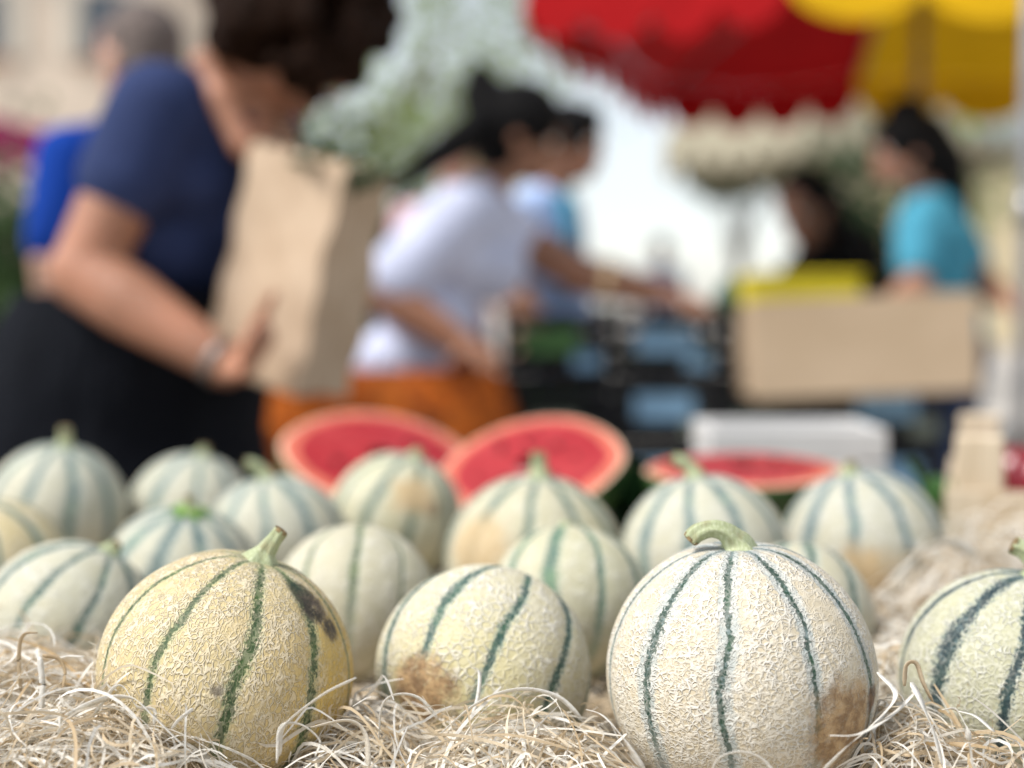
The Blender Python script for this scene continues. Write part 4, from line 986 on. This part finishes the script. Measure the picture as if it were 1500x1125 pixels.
# ================================================================== TREES, HEDGE, FACADES
m_bark = matte('bark', (.12, .095, .07), .9, .4, 14, .01, 90)
def treeleaf(name, c): return matte(name, c, .5, .35, 3, .001, 50, .35, 0, .4)
def tree(label, x, y, h, cr, cz, n, m, ls, seed, name='tree', group='trees round the square'):
    rg = np.random.default_rng(seed); r = thing(name, label, 'tree', (x, y, 0), group)
    th = h * .5; pts = [(0, 0, 0), (.05, .02, th * .4), (.0, .05, th * .75), (.08, 0, th)]
    rr = .035 * h ** 1.05
    tk = tube('trunk', pts, [rr * .5, rr * .38, rr * .32, rr * .24], m_bark, r, 10)
    tips = []
    for k in range(9):
        a = k * 2.4; e = Vector((math.cos(a) * cr[0] * .7, math.sin(a) * cr[1] * .7, cz + cr[2] * rg.uniform(-.5, .6)))
        s0 = Vector((0, 0, th * rg.uniform(.7, 1))); tube('limb', [s0, s0.lerp(e, .5) + Vector((0, 0, .12 * h * .3)), e], [rr * .2, rr * .12, rr * .04], m_bark, tk, 6); tips.append(e)
    nc = 46; cc = rg.normal(0, 1, (nc, 3)); cc /= np.linalg.norm(cc, axis=1, keepdims=True); cc *= rg.uniform(.35, 1, (nc, 1)) ** .6; cc = cc * np.array(cr) + np.array([0, 0, cz])
    cs = rg.uniform(.16, .32, nc) * min(cr)
    idx = rg.integers(0, nc, n); p = cc[idx] + rg.normal(0, 1, (n, 3)) * cs[idx][:, None]
    u = rg.normal(0, 1, (n, 3)); u /= np.linalg.norm(u, axis=1, keepdims=True); v = np.cross(u, rg.normal(0, 1, (n, 3))); v /= np.linalg.norm(v, axis=1, keepdims=True)
    L = ls * rg.uniform(.6, 1.2, (n, 1))
    vv = np.stack([p - u * L, p + v * L * .45, p + u * L, p - v * L * .45], 1).reshape(-1, 3); ff = np.arange(n * 4).reshape(-1, 4)
    link('crown', big_mesh('crown', vv, ff), m, r)
    return r
l_pale = treeleaf('silvery_leaves', (.26, .33, .13)); l_mid = treeleaf('mid_green_leaves', (.06, .11, .035)); l_dark = treeleaf('dark_green_leaves', (.03, .065, .022))
tree('silvery thin-leaved tree above the paper bag', -1.35, 14.5, 5.6, (1.5, 1.4, 1.7), 3.3, 1500, l_pale, .09, 1)
tree('airy pale tree beyond the black bun', -.55, 18.0, 6.5, (1.5, 1.5, 2.1), 4.0, 1300, l_pale, .10, 2)
tree('round tree between the turquoise vendor and the pole', 5.6, 17.5, 6.0, (1.3, 1.3, 1.5), 3.2, 1500, l_pale, .10, 4)
def shrub(label, x, y, h, rx, ry, n, m, ls, seed, z0=0.0):
    rg = np.random.default_rng(seed); r = thing('shrub', label, 'shrub', (x, y, z0), 'shrubs in the square')
    for k in range(5): tube('stem', [(0, 0, 0), (rg.normal() * .1, rg.normal() * .1, h * .4), (rg.normal() * rx * .4, rg.normal() * ry * .4, h * .8)], [.02, .014, .006], m_bark, r, 6)
    p = rg.normal(0, .45, (n, 3)) * np.array([rx, ry, h * .5]) + np.array([0, 0, h * .58]); p[:, 2] = np.abs(p[:, 2])
    u = rg.normal(0, 1, (n, 3)); u /= np.linalg.norm(u, axis=1, keepdims=True); v = np.cross(u, rg.normal(0, 1, (n, 3))); v /= np.linalg.norm(v, axis=1, keepdims=True); L = ls * rg.uniform(.6, 1.2, (n, 1))
    link('foliage', big_mesh('foliage', np.stack([p - u * L, p + v * L * .5, p + u * L, p - v * L * .5], 1).reshape(-1, 3), np.arange(n * 4).reshape(-1, 4)), m, r)
q = P(500, 260, 6.2); shrub('dark green shrub behind the top of the paper bag', q.x, q.y, 1.55, .34, .3, 2600, l_dark, .05, 5)
q = P(-10, 300, 8.0); shrub('green shrub below the magenta parasol', q.x, q.y, 1.7, .45, .4, 2600, l_mid, .06, 6)
tree('low dark tree under the cream parasol', 2.62, 16.5, 3.4, (.55, .5, .16), 2.42, 900, l_dark, .09, 7)

q = P(1250, 300, 7.6); shrub('dark green shrub behind the person in the black top', q.x, q.y, 1.75, .30, .3, 2600, l_dark, .05, 9)
m_glass = matte('window_glass', (.06, .08, .10), .12, .1, 4, .0005, 20, .6)
def building(label, cx, cy, wdt, dep, hgt, wall, shut, roof, cols, rows, rot=0, name='town_house'):
    r = thing(name, label, 'building', (cx, cy, 0), 'houses round the square', (0, 0, rot))
    box('wall', (wdt, dep, hgt), (0, 0, hgt / 2), wall, r, .02)
    rf = link('roof', pyd('roof', [(-wdt / 2 - .4, -dep / 2 - .5, hgt), (wdt / 2 + .4, -dep / 2 - .5, hgt), (wdt / 2 + .4, dep / 2 + .5, hgt), (-wdt / 2 - .4, dep / 2 + .5, hgt), (-wdt / 2 - .4, 0, hgt + 1.6), (wdt / 2 + .4, 0, hgt + 1.6)],
        [(0, 1, 5, 4), (2, 3, 4, 5), (0, 4, 3), (1, 2, 5), (0, 3, 2, 1)]), roof, r)
    box('chimney', (.6, .5, 1.4), (wdt * .25, .3, hgt + 1.5), wall, rf, .02)
    cx_ = wdt / cols; rh = hgt / rows
    for i in range(cols):
        for j in range(rows):
            x = -wdt / 2 + cx_ * (i + .5); z = rh * (j + .55)
            if j == 0 and i == cols // 2:
                dr = box('door', (1.1, .08, 2.2), (x, -dep / 2 - .02, 1.1), shut, r, .02); box('handle', (.05, .06, .14), (.4, -.06, -.05), m_pole, dr, .01); continue
            wn = box('window', (1.0, .06, 1.5), (x, -dep / 2 - .02, z), m_glass, r, .0)
            box('sill', (1.3, .22, .09), (0, -.06, -.82), roof, wn, .01)
            for s_ in (-1, 1): box('shutter', (.5, .06, 1.55), (s_ * .79, -.04, 0), shut, wn, .01)
s_pale = matte('cream_shutter', (.60, .54, .45), .6, .1); w_peach = matte('peach_render', (.72, .60, .48), .9, .08, 1, .004, 30); w_white = matte('white_render', (.80, .79, .76), .9, .05, 1, .004, 30); w_ochre = matte('ochre_render', (.62, .52, .34), .9, .08, 1, .004, 30)
s_blue = matte('blue_grey_shutter', (.24, .33, .38), .6, .1); s_brown = matte('brown_shutter', (.25, .13, .07), .6, .1); r_tile = matte('terracotta_roof', (.42, .20, .11), .85, .3, 3, .01, 12)
building('peach rendered house with cream shutters beyond the magenta parasol', -13.4, 36, 11, 8, 9.4, w_peach, s_pale, r_tile, 4, 2, .05)
building('ochre rendered house with brown shutters behind the turquoise vendor', 13.5, 38, 9, 8, 7.2, w_ochre, s_brown, r_tile, 3, 2, -.08)
